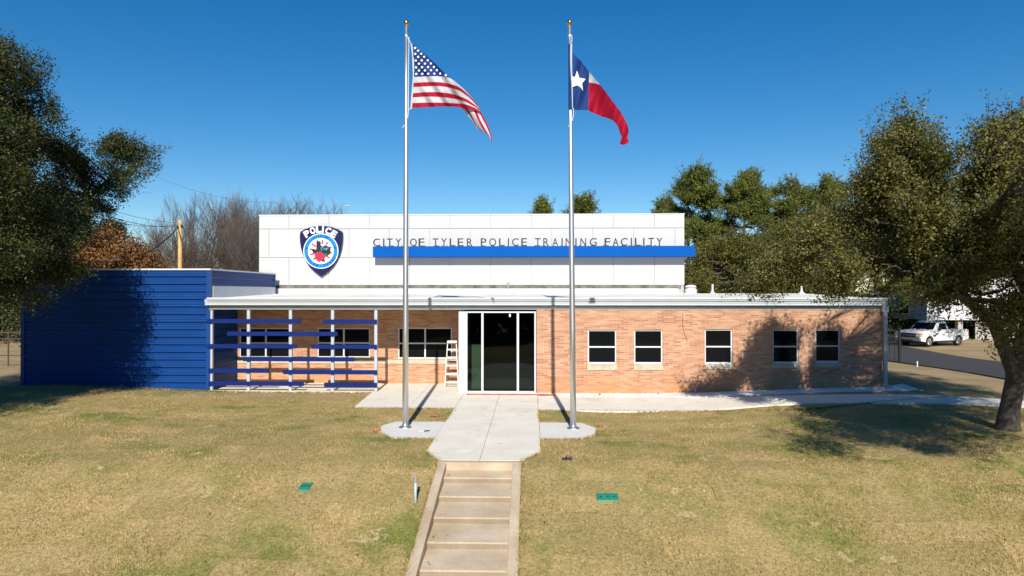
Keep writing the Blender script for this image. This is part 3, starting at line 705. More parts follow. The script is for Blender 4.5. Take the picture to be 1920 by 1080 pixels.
for ch, x, y, a in (('P', 292, 302, 30), ('O', 375, 258, 16), ('L', 462, 238, 3), ('I', 524, 240, -4), ('C', 598, 262, -16), ('E', 680, 305, -30)):
    pm = MB(); put_glyph(pm, ch, bp(x, y), {'I': None}.get(ch, 78*bs), 98*bs, R(a), YS-0.05, 0.05, 0.045); pm.build('badge_letter', M['bwhite'], bdg)
tm = MB(); cc = bp(492, 548)
def arc(mb, s, r, a0, a1, h, up=True):
    for i, ch in enumerate(s):
        if ch == ' ': continue
        a = R(a0+(a1-a0)*i/(len(s)-1)); rot = a-math.pi/2 if up else a+math.pi/2
        mb = MB(); put_glyph(mb, ch, (cc[0]+r*bs*math.cos(a), cc[1]+r*bs*math.sin(a)), None, h*bs, rot, YS-0.031, 0.005, 0.012); mb.build('ring_letter', M['bnavy'], bdg)
arc(tm, 'CITY OF', 213, 118, 62, 36); arc(tm, 'TYLER', 213, 206, 256, 36, False); arc(tm, 'TEXAS', 213, 284, 334, 36, False)
def star5(mb, c, r, y, mi=0, rot=0, th=0.004):
    P = []
    for k in range(10):
        a = math.pi/2+rot+k*math.pi/5; rr = r if k % 2 == 0 else r*.4; P.append((c[0]+rr*math.cos(a), c[1]+rr*math.sin(a)))
    P.append(c); n = 11
    mb.add([(p[0], y, p[1]) for p in P], [(k, (k+1) % 10, 10) for k in range(10)], mi)
for q in ((288, 508), (695, 503)):
    sm2 = MB(); star5(sm2, bp(*q), 20*bs, YS-0.031); sm2.build('ring_star', M['bnavy'], bdg)
for k in range(12):
    rm = MB(); a = R(80+k*30); c = (cc[0]+130*bs*math.cos(a), cc[1]+130*bs*math.sin(a))
    d = Vector((math.cos(a), 0, math.sin(a))); rm.obox((c[0], YS-0.025, c[1]), (d, (0, 1, 0), d.cross(Vector((0, 1, 0)))), (34*bs, 0.003, 12*bs)); rm.build('ray', M['bred'], bdg)
tx = [(428, 408), (490, 408), (492, 470), (520, 480), (560, 470), (605, 478), (632, 500), (632, 580), (600, 610), (565, 625), (545, 650), (540, 700), (505, 695), (480, 640), (440, 600), (410, 585), (385, 580), (365, 540), (355, 515), (395, 522), (428, 528)]
MB().prism([bp(*p) for p in tx], YS-0.036, YS-0.0285).build('state_outline', M['bblack'], bdg)
rb = MB(); petals = []
for k in range(18):
    a = 2*math.pi*k/18; r = 70*(1+0.10*(-1)**k); petals.append(bp(472+r*math.cos(a), 626+r*0.98*math.sin(a)))
rb.prism(petals, YS-0.05, YS-0.037, 0)
for rr, off in ((52, 0.4), (33, 0.9), (16, 0)):
    P = [bp(472+rr*(1+.12*(-1)**k)*math.cos(off+k*math.pi/6), 620+rr*(1+.12*(-1)**k)*math.sin(off+k*math.pi/6)) for k in range(12)]
    rb.prism(P, YS-0.05-0.004*(60-rr)/10, YS-0.05, 1 if rr in (52, 16) else 0)
rb.build('rose', [M['bred'], M['bredd']], bdg)
MB().prism([bp(*p) for p in ((535, 600), (560, 585), (590, 588), (575, 615), (550, 628))], YS-0.05, YS-0.037).build('leaf', M['bgreen'], bdg)
dm = MB()
for a, b in (((505, 475), (545, 525)), ((500, 520), (520, 475)), ((515, 540), (560, 505)), ((560, 465), (575, 420)), ((575, 420), (600, 470)), ((550, 470), (600, 480)), ((600, 480), (595, 520)), ((500, 500), (500, 545)), ((525, 480), (560, 490)), ((545, 545), (520, 500))):
    A, B = bp(*a), bp(*b); dm.bar((A[0], YS-0.040, A[1]), (B[0], YS-0.040, B[1]), 7*bs, 0.008)
star5(dm, bp(572, 520), 22*bs, YS-0.046)
dm.build('derrick_outline', M['bcyan'], bdg)

# ------------------------------------------------------------------ blue metal building
bxl = at(40, 620, YF).x; zt0 = at(383, 503.5, YF).z; BR = 31.4
blu = empty('metal_building', (bxl, YF, 0)); tag(blu, 'boxy blue corrugated metal building with flat roof at the left end', 'building')
def ribprof(z0, z1, pitch=0.288):
    """(depth, z) profile of the siding, bottom to top"""
    out = []; zz = z0
    while zz < z1-0.01:
        for dzz, d in ((0, 0), (0.055, 0), (0.068, 0.012), (0.082, 0.012), (0.095, 0.0), (0.15, 0), (0.163, 0.012), (0.177, 0.012), (0.19, 0.0), (0.232, 0.0), (0.240, 0.065), (0.268, 0.065)):
            if zz+dzz < z1: out.append((d, zz+dzz))
        zz += pitch
    out.append((0, z1)); return out
pf = ribprof(-0.2, zt0-0.07); mb = MB()
for (d0, a), (d1, b) in zip(pf[:-1], pf[1:]):
    mb.quad((bxl, YF+d0, a), (XL-0.1, YF+d0, a), (XL-0.1, YF+d1, b), (bxl, YF+d1, b))
mb.build('front_siding', M['blue'], blu, fix=False)
pf = ribprof(-0.2, zt0-0.07); mb = MB(); mc = MB()
for (d0, a), (d1, b) in zip(pf[:-1], pf[1:]):
    mb.quad((XL-0.003-d0, YF+0.1, a), (XL-0.003-d0, BR, a), (XL-0.003-d1, BR, b), (XL-0.003-d1, YF+0.1, b))
    mc.quad((bxl-0.003+d0, YF+0.1, a), (bxl-0.003+d0, BR, a), (bxl-0.003+d1, BR, b), (bxl-0.003+d1, YF+0.1, b))
mb.build('side_siding', M['blue'], blu, fix=False); mc.build('side_siding', M['blue'], blu, fix=False)
MB().box(XL-0.13, XL+0.012, YF-0.02, YF+0.12, -0.2, zt0-0.06).build('corner_trim', M['bluetrim'], blu)
MB().box(bxl-0.012, bxl+0.12, YF-0.02, YF+0.12, -0.2, zt0-0.06).build('corner_trim', M['bluetrim'], blu)
MB().box(XL-0.12, XL+0.01, BR, BR+0.1, -0.2, zt0-0.06).build('corner_trim', M['bluetrim'], blu)
MB().box(bxl+.05, XL-0.05, YF+0.06, BR, 0, zt0-0.1).build('inner_box', M['bluetrim'], blu)
MB().box(bxl-0.03, XL+0.03, YF-0.03, BR+0.13, zt0-0.058, zt0).build('roof_trim', M['whitem'], blu)
MB().box(XL+0.001, XL+0.03, YF+0.2, BR, zr0, zr0+0.5).build('roof_flashing', M['grey'], blu)

# ------------------------------------------------------------------ slat screen on the porch
YP = YF+0.02
scr = empty('slat_screen', (-9.1, YP, 0.06)); tag(scr, 'screen of grey posts and staggered navy blue horizontal slats before the left porch', 'screen')
for (ut, ub) in ((394, 397), (463.5, 467.5), (543, 545.5), (622.5, 624), (703.5, 705.5)):
    x = at((ut+ub)/2, 650, YP).x; MB().box(x-0.055, x+0.055, YP, YP+0.11, 0.06, ZB+0.003).build('post', M['greypost'], scr)
for u0, u1, v in ((387.6, 565, 602), (605.6, 706.6, 603), (426, 633, 625.6), (388, 556, 649), (584, 706.6, 650), (456, 664.4, 673.2), (391, 504.7, 694.8), (531, 707, 697.6), (391, 569.4, 719), (608, 706.6, 721.5)):
    a = at(u0, v, YP-0.04); b = at(u1, v, YP-0.04)
    bevel(MB().box(a.x, b.x, YP-0.07, YP-0.004, a.z-0.08, a.z+0.08).build('slat', M['navy'], scr), 0.006, 1)

# ------------------------------------------------------------------ flagpoles and flags
PY = 18.48
def flagpole(u, utop, label):
    base = Vector((at(u, 805, PY).x, PY, 0.035)); top = at(utop, 50, PY)
    r = empty('flagpole', base); tag(r, label, 'flagpole', 'flagpoles on the concrete pads by the walkway')
    Hh = top.z
    pts = [base.lerp(top, t) for t in (0, .25, .5, .75, 1)]
    MB().tube(pts, [0.082, 0.079, 0.070, 0.058, 0.045], 24).build('shaft', M['steel'], r, smooth=True)
    MB().lathe(base, [(0.18, 0), (0.185, 0.012), (0.17, 0.035), (0.10, 0.05), (0.088, 0.085), (0.084, 0.09)], 32).build('base_collar', M['steel'], r, smooth=True)
    MB().lathe(top, [(0.047, -0.3), (0.052, -0.29), (0.052, -0.26), (0.046, -0.24), (0.03, -0.02), (0.012, 0.0), (0.012, 0.035)], 20).build('truck_cap', M['steel'], r, smooth=True)
    MB().lathe(top+Vector((0, 0, 0.03)), [(0.01, 0)]+[(0.075*math.sin(math.pi*k/12), 0.078-0.078*math.cos(math.pi*k/12)) for k in range(1, 12)]+[(0.01, 0.157)], 24).build('ball_finial', M['gold'], r, smooth=True)
    return r, base, top
pl, b1, t1 = flagpole(760, 762, 'brushed steel flagpole with gold ball flying the stars and stripes')
p2_, b2, t2 = flagpole(1075, 1068, 'brushed steel flagpole with gold ball flying the lone star flag')
def halyard(par, pts):
    MB().tube([at(u, v, PY-0.03) for u, v in pts], 0.009, 5).build('halyard', M['rope'], par)
Z1 = lambda x, y: (730+x/4, 20+y/4)
Z2 = lambda x, y: (1040+x/4, 20+y/4)
halyard(pl, [Z1(*p) for p in ((133, 185), (145, 215), (158, 240))]); halyard(pl, [Z1(*p) for p in ((165, 728), (145, 745), (140, 790), (128, 830), (100, 878))])
halyard(pl, [Z1(*p) for p in ((147, 200), (145, 400), (143, 745))])
halyard(p2_, [Z2(*p) for p in ((118, 175), (130, 190), (128, 240))]); halyard(p2_, [Z2(*p) for p in ((140, 730), (142, 780), (130, 830), (102, 870))])

def curve(P, n):
    """Catmull-Rom through P, n+1 samples by length"""
    P = [Vector(p) for p in P]; Q = [P[0]*2-P[1]]+P+[P[-1]*2-P[-2]]; out = []
    for i in range(1, len(Q)-2):
        for k in range(12):
            t = k/12; a, b, c, d = Q[i-1:i+3]
            out.append(0.5*((2*b)+(c-a)*t+(2*a-5*b+4*c-d)*t*t+(3*b-a-3*c+d)*t**3))
    out.append(P[-1]); ds = [0]
    for i in range(len(out)-1): ds.append(ds[-1]+(out[i+1]-out[i]).length)
    res = []; j = 0
    for k in range(n+1):
        t = ds[-1]*k/n
        while j < len(out)-2 and ds[j+1] < t: j += 1
        res.append(out[j].lerp(out[j+1], min(1, (t-ds[j])/max(1e-9, ds[j+1]-ds[j]))))
    return res
def patch(mb, top, bot, Z, depth, nu=40, nv=8, mi=0):
    """surface between two traced curves; depth(x,y) gives how far it billows"""
    a = curve(top, nu); b = curve(bot, nu); b0 = len(mb.v)
    for i in range(nu+1):
        for j in range(nv+1):
            p = a[i].lerp(b[i], j/nv); mb.v.append(tuple(at(*Z(p.x, p.y), PY+depth(p.x, p.y))))
    for i in range(nu):
        for j in range(nv):
            q = b0+i*(nv+1)+j; mb.f.append([q, q+1, q+nv+2, q+nv+1]); mb.m.append(mi)
# stars and stripes: threads traced from hoist to fly (zoomed pixel units)
dep1 = lambda x, y: 0.03+0.16*math.sin((x-170)/70+(y-400)/160)*min(1, (x-165)/160)+0.075*math.sin((x-y*0.7)/19)*min(1, (x-165)/120)-0.0011*max(0, x-520)
us = empty('american_flag', at(*Z1(170, 480), PY)); tag(us, 'stars and stripes flag blowing to the right from the left pole', 'flag')
T = {0: [(183, 498), (250, 494), (330, 491), (400, 494), (455, 506)],
     1: [(181, 541), (280, 536), (370, 536), (450, 548), (520, 572), (585, 622), (650, 690), (662, 703)],
     2: [(179, 573), (280, 568), (370, 566), (450, 578), (530, 604), (600, 655), (655, 708), (668, 718)],
     3: [(177, 619), (280, 611), (380, 612), (470, 625), (550, 650), (620, 690), (672, 735)],
     4: [(175, 651), (280, 645), (380, 648), (480, 660), (560, 680), (630, 715), (677, 748)],
     5: [(171, 693), (280, 689), (390, 690), (490, 694), (570, 702), (640, 728), (683, 755)],
     6: [(168, 729), (280, 724), (400, 719), (500, 721), (545, 731), (620, 742), (690, 768)]}
fold0 = [(455, 506), (520, 556), (580, 612), (640, 680), (662, 703)]
sm_ = MB()
patch(sm_, [(183, 498), (250, 494), (330, 491), (400, 494), (455, 506), (520, 553), (585, 615), (650, 688)], T[1], Z1, dep1, 60, 5, 0)
for i in range(1, 6): patch(sm_, T[i], T[i+1], Z1, dep1, 60, 5, i % 2)
# fly end falling behind, seen from its back
dep2 = lambda x, y: dep1(x, y)+0.09
tails = [[(690, 768), (715, 810), (740, 860), (757, 910), (768, 955), (770, 988)], [(672, 755), (700, 815), (725, 860), (745, 905), (760, 950), (766, 990)],
         [(655, 750), (682, 820), (705, 862), (728, 903), (748, 935), (764, 975)], [(632, 745), (655, 800), (680, 850), (700, 885), (722, 915), (752, 932)],
         [(590, 738), (620, 790), (640, 835), (660, 868), (690, 895), (715, 912)], [(560, 732), (590, 765), (612, 800), (635, 840), (652, 868), (684, 898)], [(538, 730), (562, 752), (590, 790), (612, 815), (632, 842), (655, 880)]]
for i in range(6): patch(sm_, tails[i], tails[i+1], Z1, dep2, 24, 3, (i+1) % 2)
sm_.build('stripes', [M['fwhite'], M['fred']], us, smooth=True, fix=False)
ctop = [(176, 252), (215, 285), (270, 330), (330, 385), (400, 452), (455, 506)]
cbot = [(183, 498), (250, 494), (330, 491), (400, 494), (430, 499), (455, 506)]
cm_ = MB(); patch(cm_, ctop, cbot, Z1, dep1, 40, 16); cm_.build('canton', M['fblue'], us, smooth=True, fix=False)
hd = MB(); patch(hd, [(158, 238), (170, 330), (174, 420), (176, 500), (166, 620), (158, 735)], [(170, 250), (182, 330), (186, 420), (184, 500), (176, 620), (170, 735)], Z1, lambda x, y: 0.03, 24, 2); hd.build('header_tape', M['fwhite'], us, fix=False)
sr = MB()
def inside(x, y):
    return y > np.interp(x, [176, 215, 270, 330, 400, 455], [252, 285, 330, 385, 452, 506])+9
for j, (n_, y0, x0, sk) in enumerate([(6, 475, 202, 0), (5, 449, 222, 0), (5, 425, 200, 0), (5, 398, 222, 0), (5, 374, 198, 0), (4, 347, 216, 0), (3, 324, 194, 0), (2, 300, 216, 0), (1, 280, 193, 0)]):
    for k in range(n_):
        x = x0+k*45; y = y0-0.02*(x-200)
        if j == 0 and k == 5: x -= 4; y += 14
        if not inside(x, y): continue
        sr = MB(); p = at(*Z1(x, y), PY+dep1(x, y)-0.03); r = 12.5/4*PY/F
        P = [(p.x+(r if q % 2 == 0 else r*.42)*math.cos(math.pi/2+q*math.pi/5), p.y, p.z+(r if q % 2 == 0 else r*.42)*math.sin(math.pi/2+q*math.pi/5)) for q in range(10)]+[tuple(p)]
        sr.add(P, [(q, (q+1) % 10, 10) for q in range(10)]); sr.build('star', M['star'], us, fix=False)
# lone star flag
dt = lambda x, y: 0.02+0.14*math.sin((x-130)/48-(y-400)/150)*min(1, max(0, (x-125)/90))+0.065*math.sin((x+y*0.35)/17)*min(1, max(0, (x-125)/60))-0.0006*max(0, x-300)
tx_ = empty('texas_flag', at(*Z2(130, 480), PY)); tag(tx_, 'blue white and red flag with one large star hanging right from the right pole', 'flag')
m_ = MB(); patch(m_, [(135, 315), (170, 352), (205, 388), (232, 425), (258, 460)], [(138, 742), (165, 744), (195, 745), (225, 745), (250, 746)], Z2, dt, 24, 30)
# part of the hoist wrapped round the pole
for i in range(14):
    for_ = [(104, 247), (118, 247)]
v0 = len(m_.v); K = 10
for i in range(K+1):
    for j in range(9):
        t = i/K; xx = 102+(128-102)*t; y_t = 248+(60*t if t > 0.7 else 0)*0; y_b = 728+8*t; y = y_t+(y_b-y_t)*j/8
        m_.v.append(tuple(at(*Z2(xx, y), PY-0.075-0.03*math.sin(t*math.pi))))
for i in range(K):
    for j in range(8):
        q = v0+i*9+j; m_.f.append([q, q+1, q+10, q+9]); m_.m.append(0)
m_.build('blue_field', M['fblue'], tx_, smooth=True, fix=False)
hd = MB(); 
for a, b in (((118, 246), (131, 247)),):
    pass
patch(hd, [(118, 246), (116, 330), (118, 430), (126, 560), (131, 730)], [(131, 247), (130, 330), (130, 430), (134, 560), (137, 732)], Z2, lambda x, y: -0.115, 20, 2)
hd.build('header_tape', M['fwhite'], tx_, fix=False)
m_ = MB(); patch(m_, [(258, 460), (280, 484), (305, 515), (330, 542), (342, 558)], [(256, 538), (275, 541), (300, 545), (325, 551), (342, 558)], Z2, dt, 16, 8); m_.build('white_stripe', M['fwhite'], tx_, smooth=True, fix=False)
m_ = MB()
patch(m_, [(256, 538), (275, 541), (300, 545), (325, 551), (342, 558), (385, 612), (440, 685), (490, 752), (525, 812), (548, 865), (556, 910), (545, 950), (558, 975), (550, 992)],
      [(251, 746), (275, 762), (310, 775), (345, 792), (385, 803), (425, 818), (452, 838), (470, 862), (482, 890), (492, 925), (503, 950), (494, 975), (490, 1000), (520, 1007)], Z2, dt, 60, 20)
m_.build('red_stripe', M['fred'], tx_, smooth=True, fix=False)
P = [(168, 448), (185, 505), (232, 512), (205, 545), (213, 600), (170, 560), (132, 572), (135, 535), (128, 492), (152, 498)]
c0 = (168, 530); vs = []
m_ = MB()
for ring_ in range(0, 5):
    for p in P:
        x = c0[0]+(p[0]-c0[0])*(ring_/4); y = c0[1]+(p[1]-c0[1])*(ring_/4); q = at(*Z2(x, y), PY+dt(x, y)-0.035); m_.v.append(tuple(q))
for r_ in range(4):
    for k in range(10): m_.f.append([r_*10+k, r_*10+(k+1) % 10, (r_+1)*10+(k+1) % 10, (r_+1)*10+k]); m_.m.append(0)
m_.build('star', M['star'], tx_, smooth=True, fix=False)

# ------------------------------------------------------------------ stepladder
YLd = 26.45
lad = empty('stepladder', (at(846, 700, YLd).x, YLd, 0.045)); tag(lad, 'white stepladder standing left of the glass entrance', 'ladder')
def lp(u, v): q = at(u, v, YLd); return q
zb_l = 0.045
def atz(u, zz, Y):  # x from pixel column, given z
    return Vector((at(u, 650, Y).x, Y, zz))
ztop = at(848, 641, YLd).z
for (ub, ut) in ((834, 839.5), (859.5, 855.5)):
    MB().bar(atz(ub, zb_l, YLd-0.15), atz(ut, ztop, YLd+0.1), 0.03, 0.075).build('side_rail', M['ladder'], lad)
    MB().bar(atz(ub+(3 if ub < 850 else -1), zb_l, YLd+0.75), atz(ut, ztop-0.05, YLd+0.14), 0.022, 0.03).build('rear_leg', M['plastic'], lad)
for v, u0, u1 in ((656, 839, 856), (670.5, 838, 857), (685.5, 837, 858), (701, 836, 859), (716.5, 835, 860)):
    zz = at(848, v, YLd).z; t = zz/ztop; y = YLd-0.15+0.25*t
    MB().box(atz(u0, 0, y).x, atz(u1, 0, y).x, y-0.04, y+0.045, zz-0.02, zz+0.035).build('step', M['ladder'], lad)
bevel(MB().box(atz(838.5, 0, YLd).x, atz(856.5, 0, YLd).x, YLd-0.02, YLd+0.22, ztop-0.05, ztop+0.04).build('top_cap', M['ladder'], lad), 0.01)
for zz in (0.35, 1.0): MB().box(atz(838, 0, YLd+.6).x, atz(857, 0, YLd+.6).x, YLd+0.6-0.3*zz, YLd+0.63-0.3*zz, zz, zz+0.03).build('rear_brace', M['plastic'], lad)

# ------------------------------------------------------------------ little things on the lawn
p = gp(779, 943)
r = empty('standpipe', p); tag(r, 'thin pale blue upright pipe standing in the lawn left of the stairs', 'pipe')
MB().tube([p-Vector((0, 0, .1)), p+Vector((0, 0, .42))], 0.026, 12).build('pipe', M['pvc'], r, smooth=True)
MB().lathe(p+Vector((0, 0, .40)), [(0.033, 0), (0.033, 0.05), (0.024, 0.055), (0.024, 0.12), (0.03, 0.125), (0.03, 0.15), (0.01, 0.16)], 12).build('coupling', M['galv'], r, smooth=False)
def valve(uv, label):
    P = [gp(*q) for q in uv]; c = sum(P, Vector())/4
    r = empty('valve_box_cover', c); tag(r, label, 'valve cover', 'green valve box covers in the lawn')
    mb = MB(); n = 4; up = Vector((0, 0, 0.035))
    mb.add([q-up for q in P]+[q+up for q in P], [(0, 1, 2, 3), (4, 5, 6, 7)]+[(i, (i+1) % 4, 4+(i+1) % 4, 4+i) for i in range(4)])
    bevel(mb.build('lid', M['green'], r), 0.02)
    mb = MB()
    for t in (0.2, 0.5, 0.8):
        q = (P[0].lerp(P[1], t)+P[3].lerp(P[2], t))/2+up; mb.obox(q, ((1, 0, 0), (0, 1, 0), (0, 0, 1)), (0.025, 0.02, 0.004))
    mb.build('lid_notch', M['plastic'], r)
valve([(557, 922), (577, 922), (588, 907), (567, 907)], 'green valve box cover set askew in the left lawn')
valve([(1119, 941), (1160, 941), (1159, 927), (1118, 927)], 'green rectangular valve box cover in the right lawn')
p = gp(1063, 863)
mb = MB().tube([p+Vector((-.11, 0, .03)), p+Vector((0, .02, .05)), p+Vector((.12, .0, .04))], [0.02, .03, .012], 6)
mb.tube([p+Vector((-.03, 0, .05)), p+Vector((.01, .03, .11))], [0.015, .008], 5).tube([p+Vector((0, 0, .05)), p+Vector((.08, -.03, .03))], [0.015, .008], 5).tube([p+Vector((.05, 0, .05)), p+Vector((.11, .0, .09))], [0.012, .012], 5)
tag(mb.build('twig_scrap', M['plastic']), 'small black scrap lying on the grass right of the walkway', 'scrap')
p = gp(795, 812, 0.04)
r = empty('hand_tool', p); tag(r, 'small hand tool with pale blade lying on left flagpole pad', 'tool')
MB().bar(p+Vector((-.12, -.03, .012)), p+Vector((0, 0, .012)), 0.04, 0.012).build('blade', M['ladder'], r)
MB().tube([p+Vector((0, 0, .015)), p+Vector((.14, .06, .02))], 0.014, 6).build('handle', M['plastic'], r)
for (u, v, lab) in ((815, 783, 'red scraps on the grass behind the left flagpole pad'), (709, 811, 'red scrap at the left corner of the left flagpole pad'), (1121, 801, 'red scrap at the right corner of the right flagpole pad')):
    p = gp(u, v, 0.02); mb = MB()
    row = [(p+Vector((-.15+.06*k, random.uniform(-.05, 0), random.uniform(0, .04))), p+Vector((-.15+.06*k, random.uniform(.02, .12), random.uniform(0, .05)))) for k in range(6)]
    for q in row: mb.v += [tuple(q[0]), tuple(q[1])]
    for k in range(5): mb.f.append([2*k, 2*k+2, 2*k+3, 2*k+1]); mb.m.append(0)
    tag(mb.build('marker_scrap', M['redfl'], fix=False), lab, 'scrap', 'red marker scraps round the flagpole pads')
# fallen leaves on walk and stairs
mb = MB()
for k in range(260):
    zone = random.random()
    if zone < 0.25:
        i = random.choice(range(1, 6)); x = SX0+.22+abs(random.gauss(0, .18)); y = random.uniform(ys_[i]+.1, ys_[i-1]-.05); zz = zs_[i]+.008
    elif zone < .35: x = random.uniform(WX0, WX1); y = random.uniform(16, 24.5); zz = .056
    else:
        y = random.uniform(10, 24); x = random.uniform(-.75, .75)*y
        if (-6 < x < 2 and y > 14.8) or (SX0-.1 < x < SX1+.1) or (x > 0 and y > 21): continue
        zz = float(gz(x, y))+.035
    a = random.random()*6; s = random.uniform(.015, .035); d = Vector((math.cos(a), math.sin(a), random.uniform(-.3, .3)))*s; e = Vector((-math.sin(a), math.cos(a), .3))*s*.6; q = Vector((x, y, zz+.01))
    mb.quad(q-d, q+e, q+d, q-e)
tag(mb.build('fallen_leaves', M['brown'], fix=False), 'scattered dry fallen leaves on lawn, walkway and stairs', 'leaves', kind='stuff')
# small plants in the gravel
def tuft(u, v, label):
    p = gp(u, v, .02); mb = MB()
    for k in range(16):
        a = random.random()*6; l_ = random.uniform(.07, .16); d = Vector((math.cos(a)*.5, math.sin(a)*.5, 1)).normalized()*l_; s = Vector((math.sin(a), -math.cos(a), 0))*.008
        q = p+Vector((random.uniform(-.05, .05), random.uniform(-.05, .05), 0)); mb.add([q-s, q+s, q+d], [(0, 1, 2)])
    tag(mb.build('small_plant', M['shrub'], fix=False), label, 'plant', 'small plants in the gravel bed')
tuft(1125, 742, 'small spiky plant in white gravel below the first right window'); tuft(1235, 741, 'small spiky plant in white gravel below the second right window')

# ------------------------------------------------------------------ trees
def samp(blobs, n, shell=2.0, gap=0.0, seed=0, gs=0.9):
    """points in a set of ellipsoids (x,y,z,rx,ry,rz)"""
    rg = np.random.default_rng(seed); B = np.array(blobs, float); wv = B[:, 3]*B[:, 4]*B[:, 5]; wv = wv**0.8; wv /= wv.sum()
    out = []
    while len(out) < n:
        i = rg.choice(len(B), p=wv); d = rg.normal(size=3); d /= np.linalg.norm(d); r = rg.random()**(1/shell)
        p = B[i, :3]+d*r*B[i, 3:6]
        if gap and noise.noise(Vector(p)*gs+Vector((seed, 0, 0))) < gap-0.35: continue
        q = Vector(p); am = .42*min(1.2, B[i, 3]); dv = noise.noise_vector(q*.9)*am+noise.noise_vector(q*2.3)*am*.4
        out.append(p+np.array(dv))
    return np.array(out)
def leafcloud(C, n, sigma, size, seed=0, up=0.3, aspect=0.5, flat=1.0):
    rg = np.random.default_rng(seed); N_ = len(C)*n
    c = np.repeat(C, n, axis=0)+rg.normal(size=(N_, 3))*np.array([sigma, sigma, sigma*flat])
    a = rg.normal(size=(N_, 3)); a /= np.linalg.norm(a, axis=1)[:, None]
    nrm = rg.normal(size=(N_, 3)); nrm[:, 2] += up; b = np.cross(a, nrm); b /= np.linalg.norm(b, axis=1)[:, None]+1e-9
    l_ = (size*(0.6+0.8*rg.random(N_)))[:, None]
    V = np.stack([c-a*l_*.5, c+b*l_*aspect*.5, c+a*l_*.5, c-b*l_*aspect*.5], 1)
    return V.reshape(-1, 3).astype(np.float32)
def bend(a, b, n, amp, rg):
    a = Vector(a); b = Vector(b); L_ = (b-a).length; pts = []
    o1 = Vector(rg.normal(size=3))*amp*L_; o1.z = abs(o1.z)*-0.3
    for k in range(n+1):
        t = k/n; pts.append(a.lerp(b, t)+o1*math.sin(t*math.pi)+Vector(rg.normal(size=3))*amp*0.25*L_*math.sin(t*math.pi))
    return pts
def tree(name, label, cat, base, limbs, blobs, ntip, nleaf, sigma, size, lm, bm_, seed, group=None, gap=0.25, shell=2.0, twigr=0.02, nsub=60, aspect=.5, flat=1.0, spray=0, sprayl=1.0, gs=.9, extra=None):
    rg = np.random.default_rng(seed)
    r = empty(name, base); tag(r, label, cat, group)
    mb = MB(); nodes = []
    for pts, rad in limbs:
        mb.tube(pts, rad, 10)
        for k in range(len(pts)-1):
            for t in (0, .25, .5, .75):
                nodes.append((*(Vector(pts[k]).lerp(Vector(pts[k+1]), t)), rad[k]+(rad[k+1]-rad[k])*t))
    nodes = np.array(nodes); nodes = nodes[len(nodes)//max(4, 8):] if len(nodes) > 12 else nodes
    sub = samp(blobs, nsub, 1.2, 0, seed+1); nn = []
    for s in sub:
        d = np.linalg.norm(nodes[:, :3]-s, axis=1)+0.5*np.maximum(0, nodes[:, 2]-s[2]); i = d.argmin()
        P = bend(nodes[i, :3], s, 5, .09, rg); r0 = min(nodes[i, 3]*.6, twigr*3.2)
        mb.tube(P, [r0+(twigr-r0)*k/5 for k in range(6)], 5, cap=False); nn += [tuple(q) for q in P[2:]]
    nn = np.array(nn); tips = samp(blobs, ntip, shell, gap, seed+2, gs)
    if extra: tips = np.concatenate([tips, samp(extra[0], extra[1], 2.0, 0, seed+9)])
    for s in tips[::max(1, ntip//700)]:
        i = np.linalg.norm(nn-s, axis=1).argmin(); P = bend(nn[i], s, 2, .08, rg); mb.tube(P, [twigr*.7, twigr*.45, twigr*.2], 3, cap=False)
    mbt = mb
    C0 = np.mean(np.array(blobs)[:, :3], 0); sp = []
    if spray:
        for k in range(spray):
            q = tips[rg.integers(ntip)]; dd = (q-C0); dd = dd/np.linalg.norm(dd)+rg.normal(size=3)*.45+np.array([0, 0, .25]); dd /= np.linalg.norm(dd)
            Ls = rg.uniform(.35, 1.0)*sprayl
            for t in np.linspace(.1, 1, 7): sp.append(q+dd*Ls*t+rg.normal(size=3)*.03*sprayl)
            mbt.tube([q, q+dd*Ls*.5, q+dd*Ls], [twigr*.5, twigr*.35, twigr*.15], 3, cap=False)
    mbt.build('trunk', bm_, r, smooth=True, fix=False)
    if spray:
        V1 = leafcloud(tips, nleaf, sigma, size, seed+3, aspect=aspect, flat=flat); V2 = leafcloud(np.array(sp), max(3, nleaf//7), sigma*.42, size, seed+4, aspect=aspect)
        rawmesh('crown', np.concatenate([V1, V2]), 4, lm, r); return r
    rawmesh('crown', leafcloud(tips, nleaf, sigma, size, seed+3, aspect=aspect, flat=flat), 4, lm, r)
    return r
def Bp(u, v, Y, r, rz=None): p = at(u, v, Y); return (p.x, p.y, p.z, r, r, rz or r*.8)

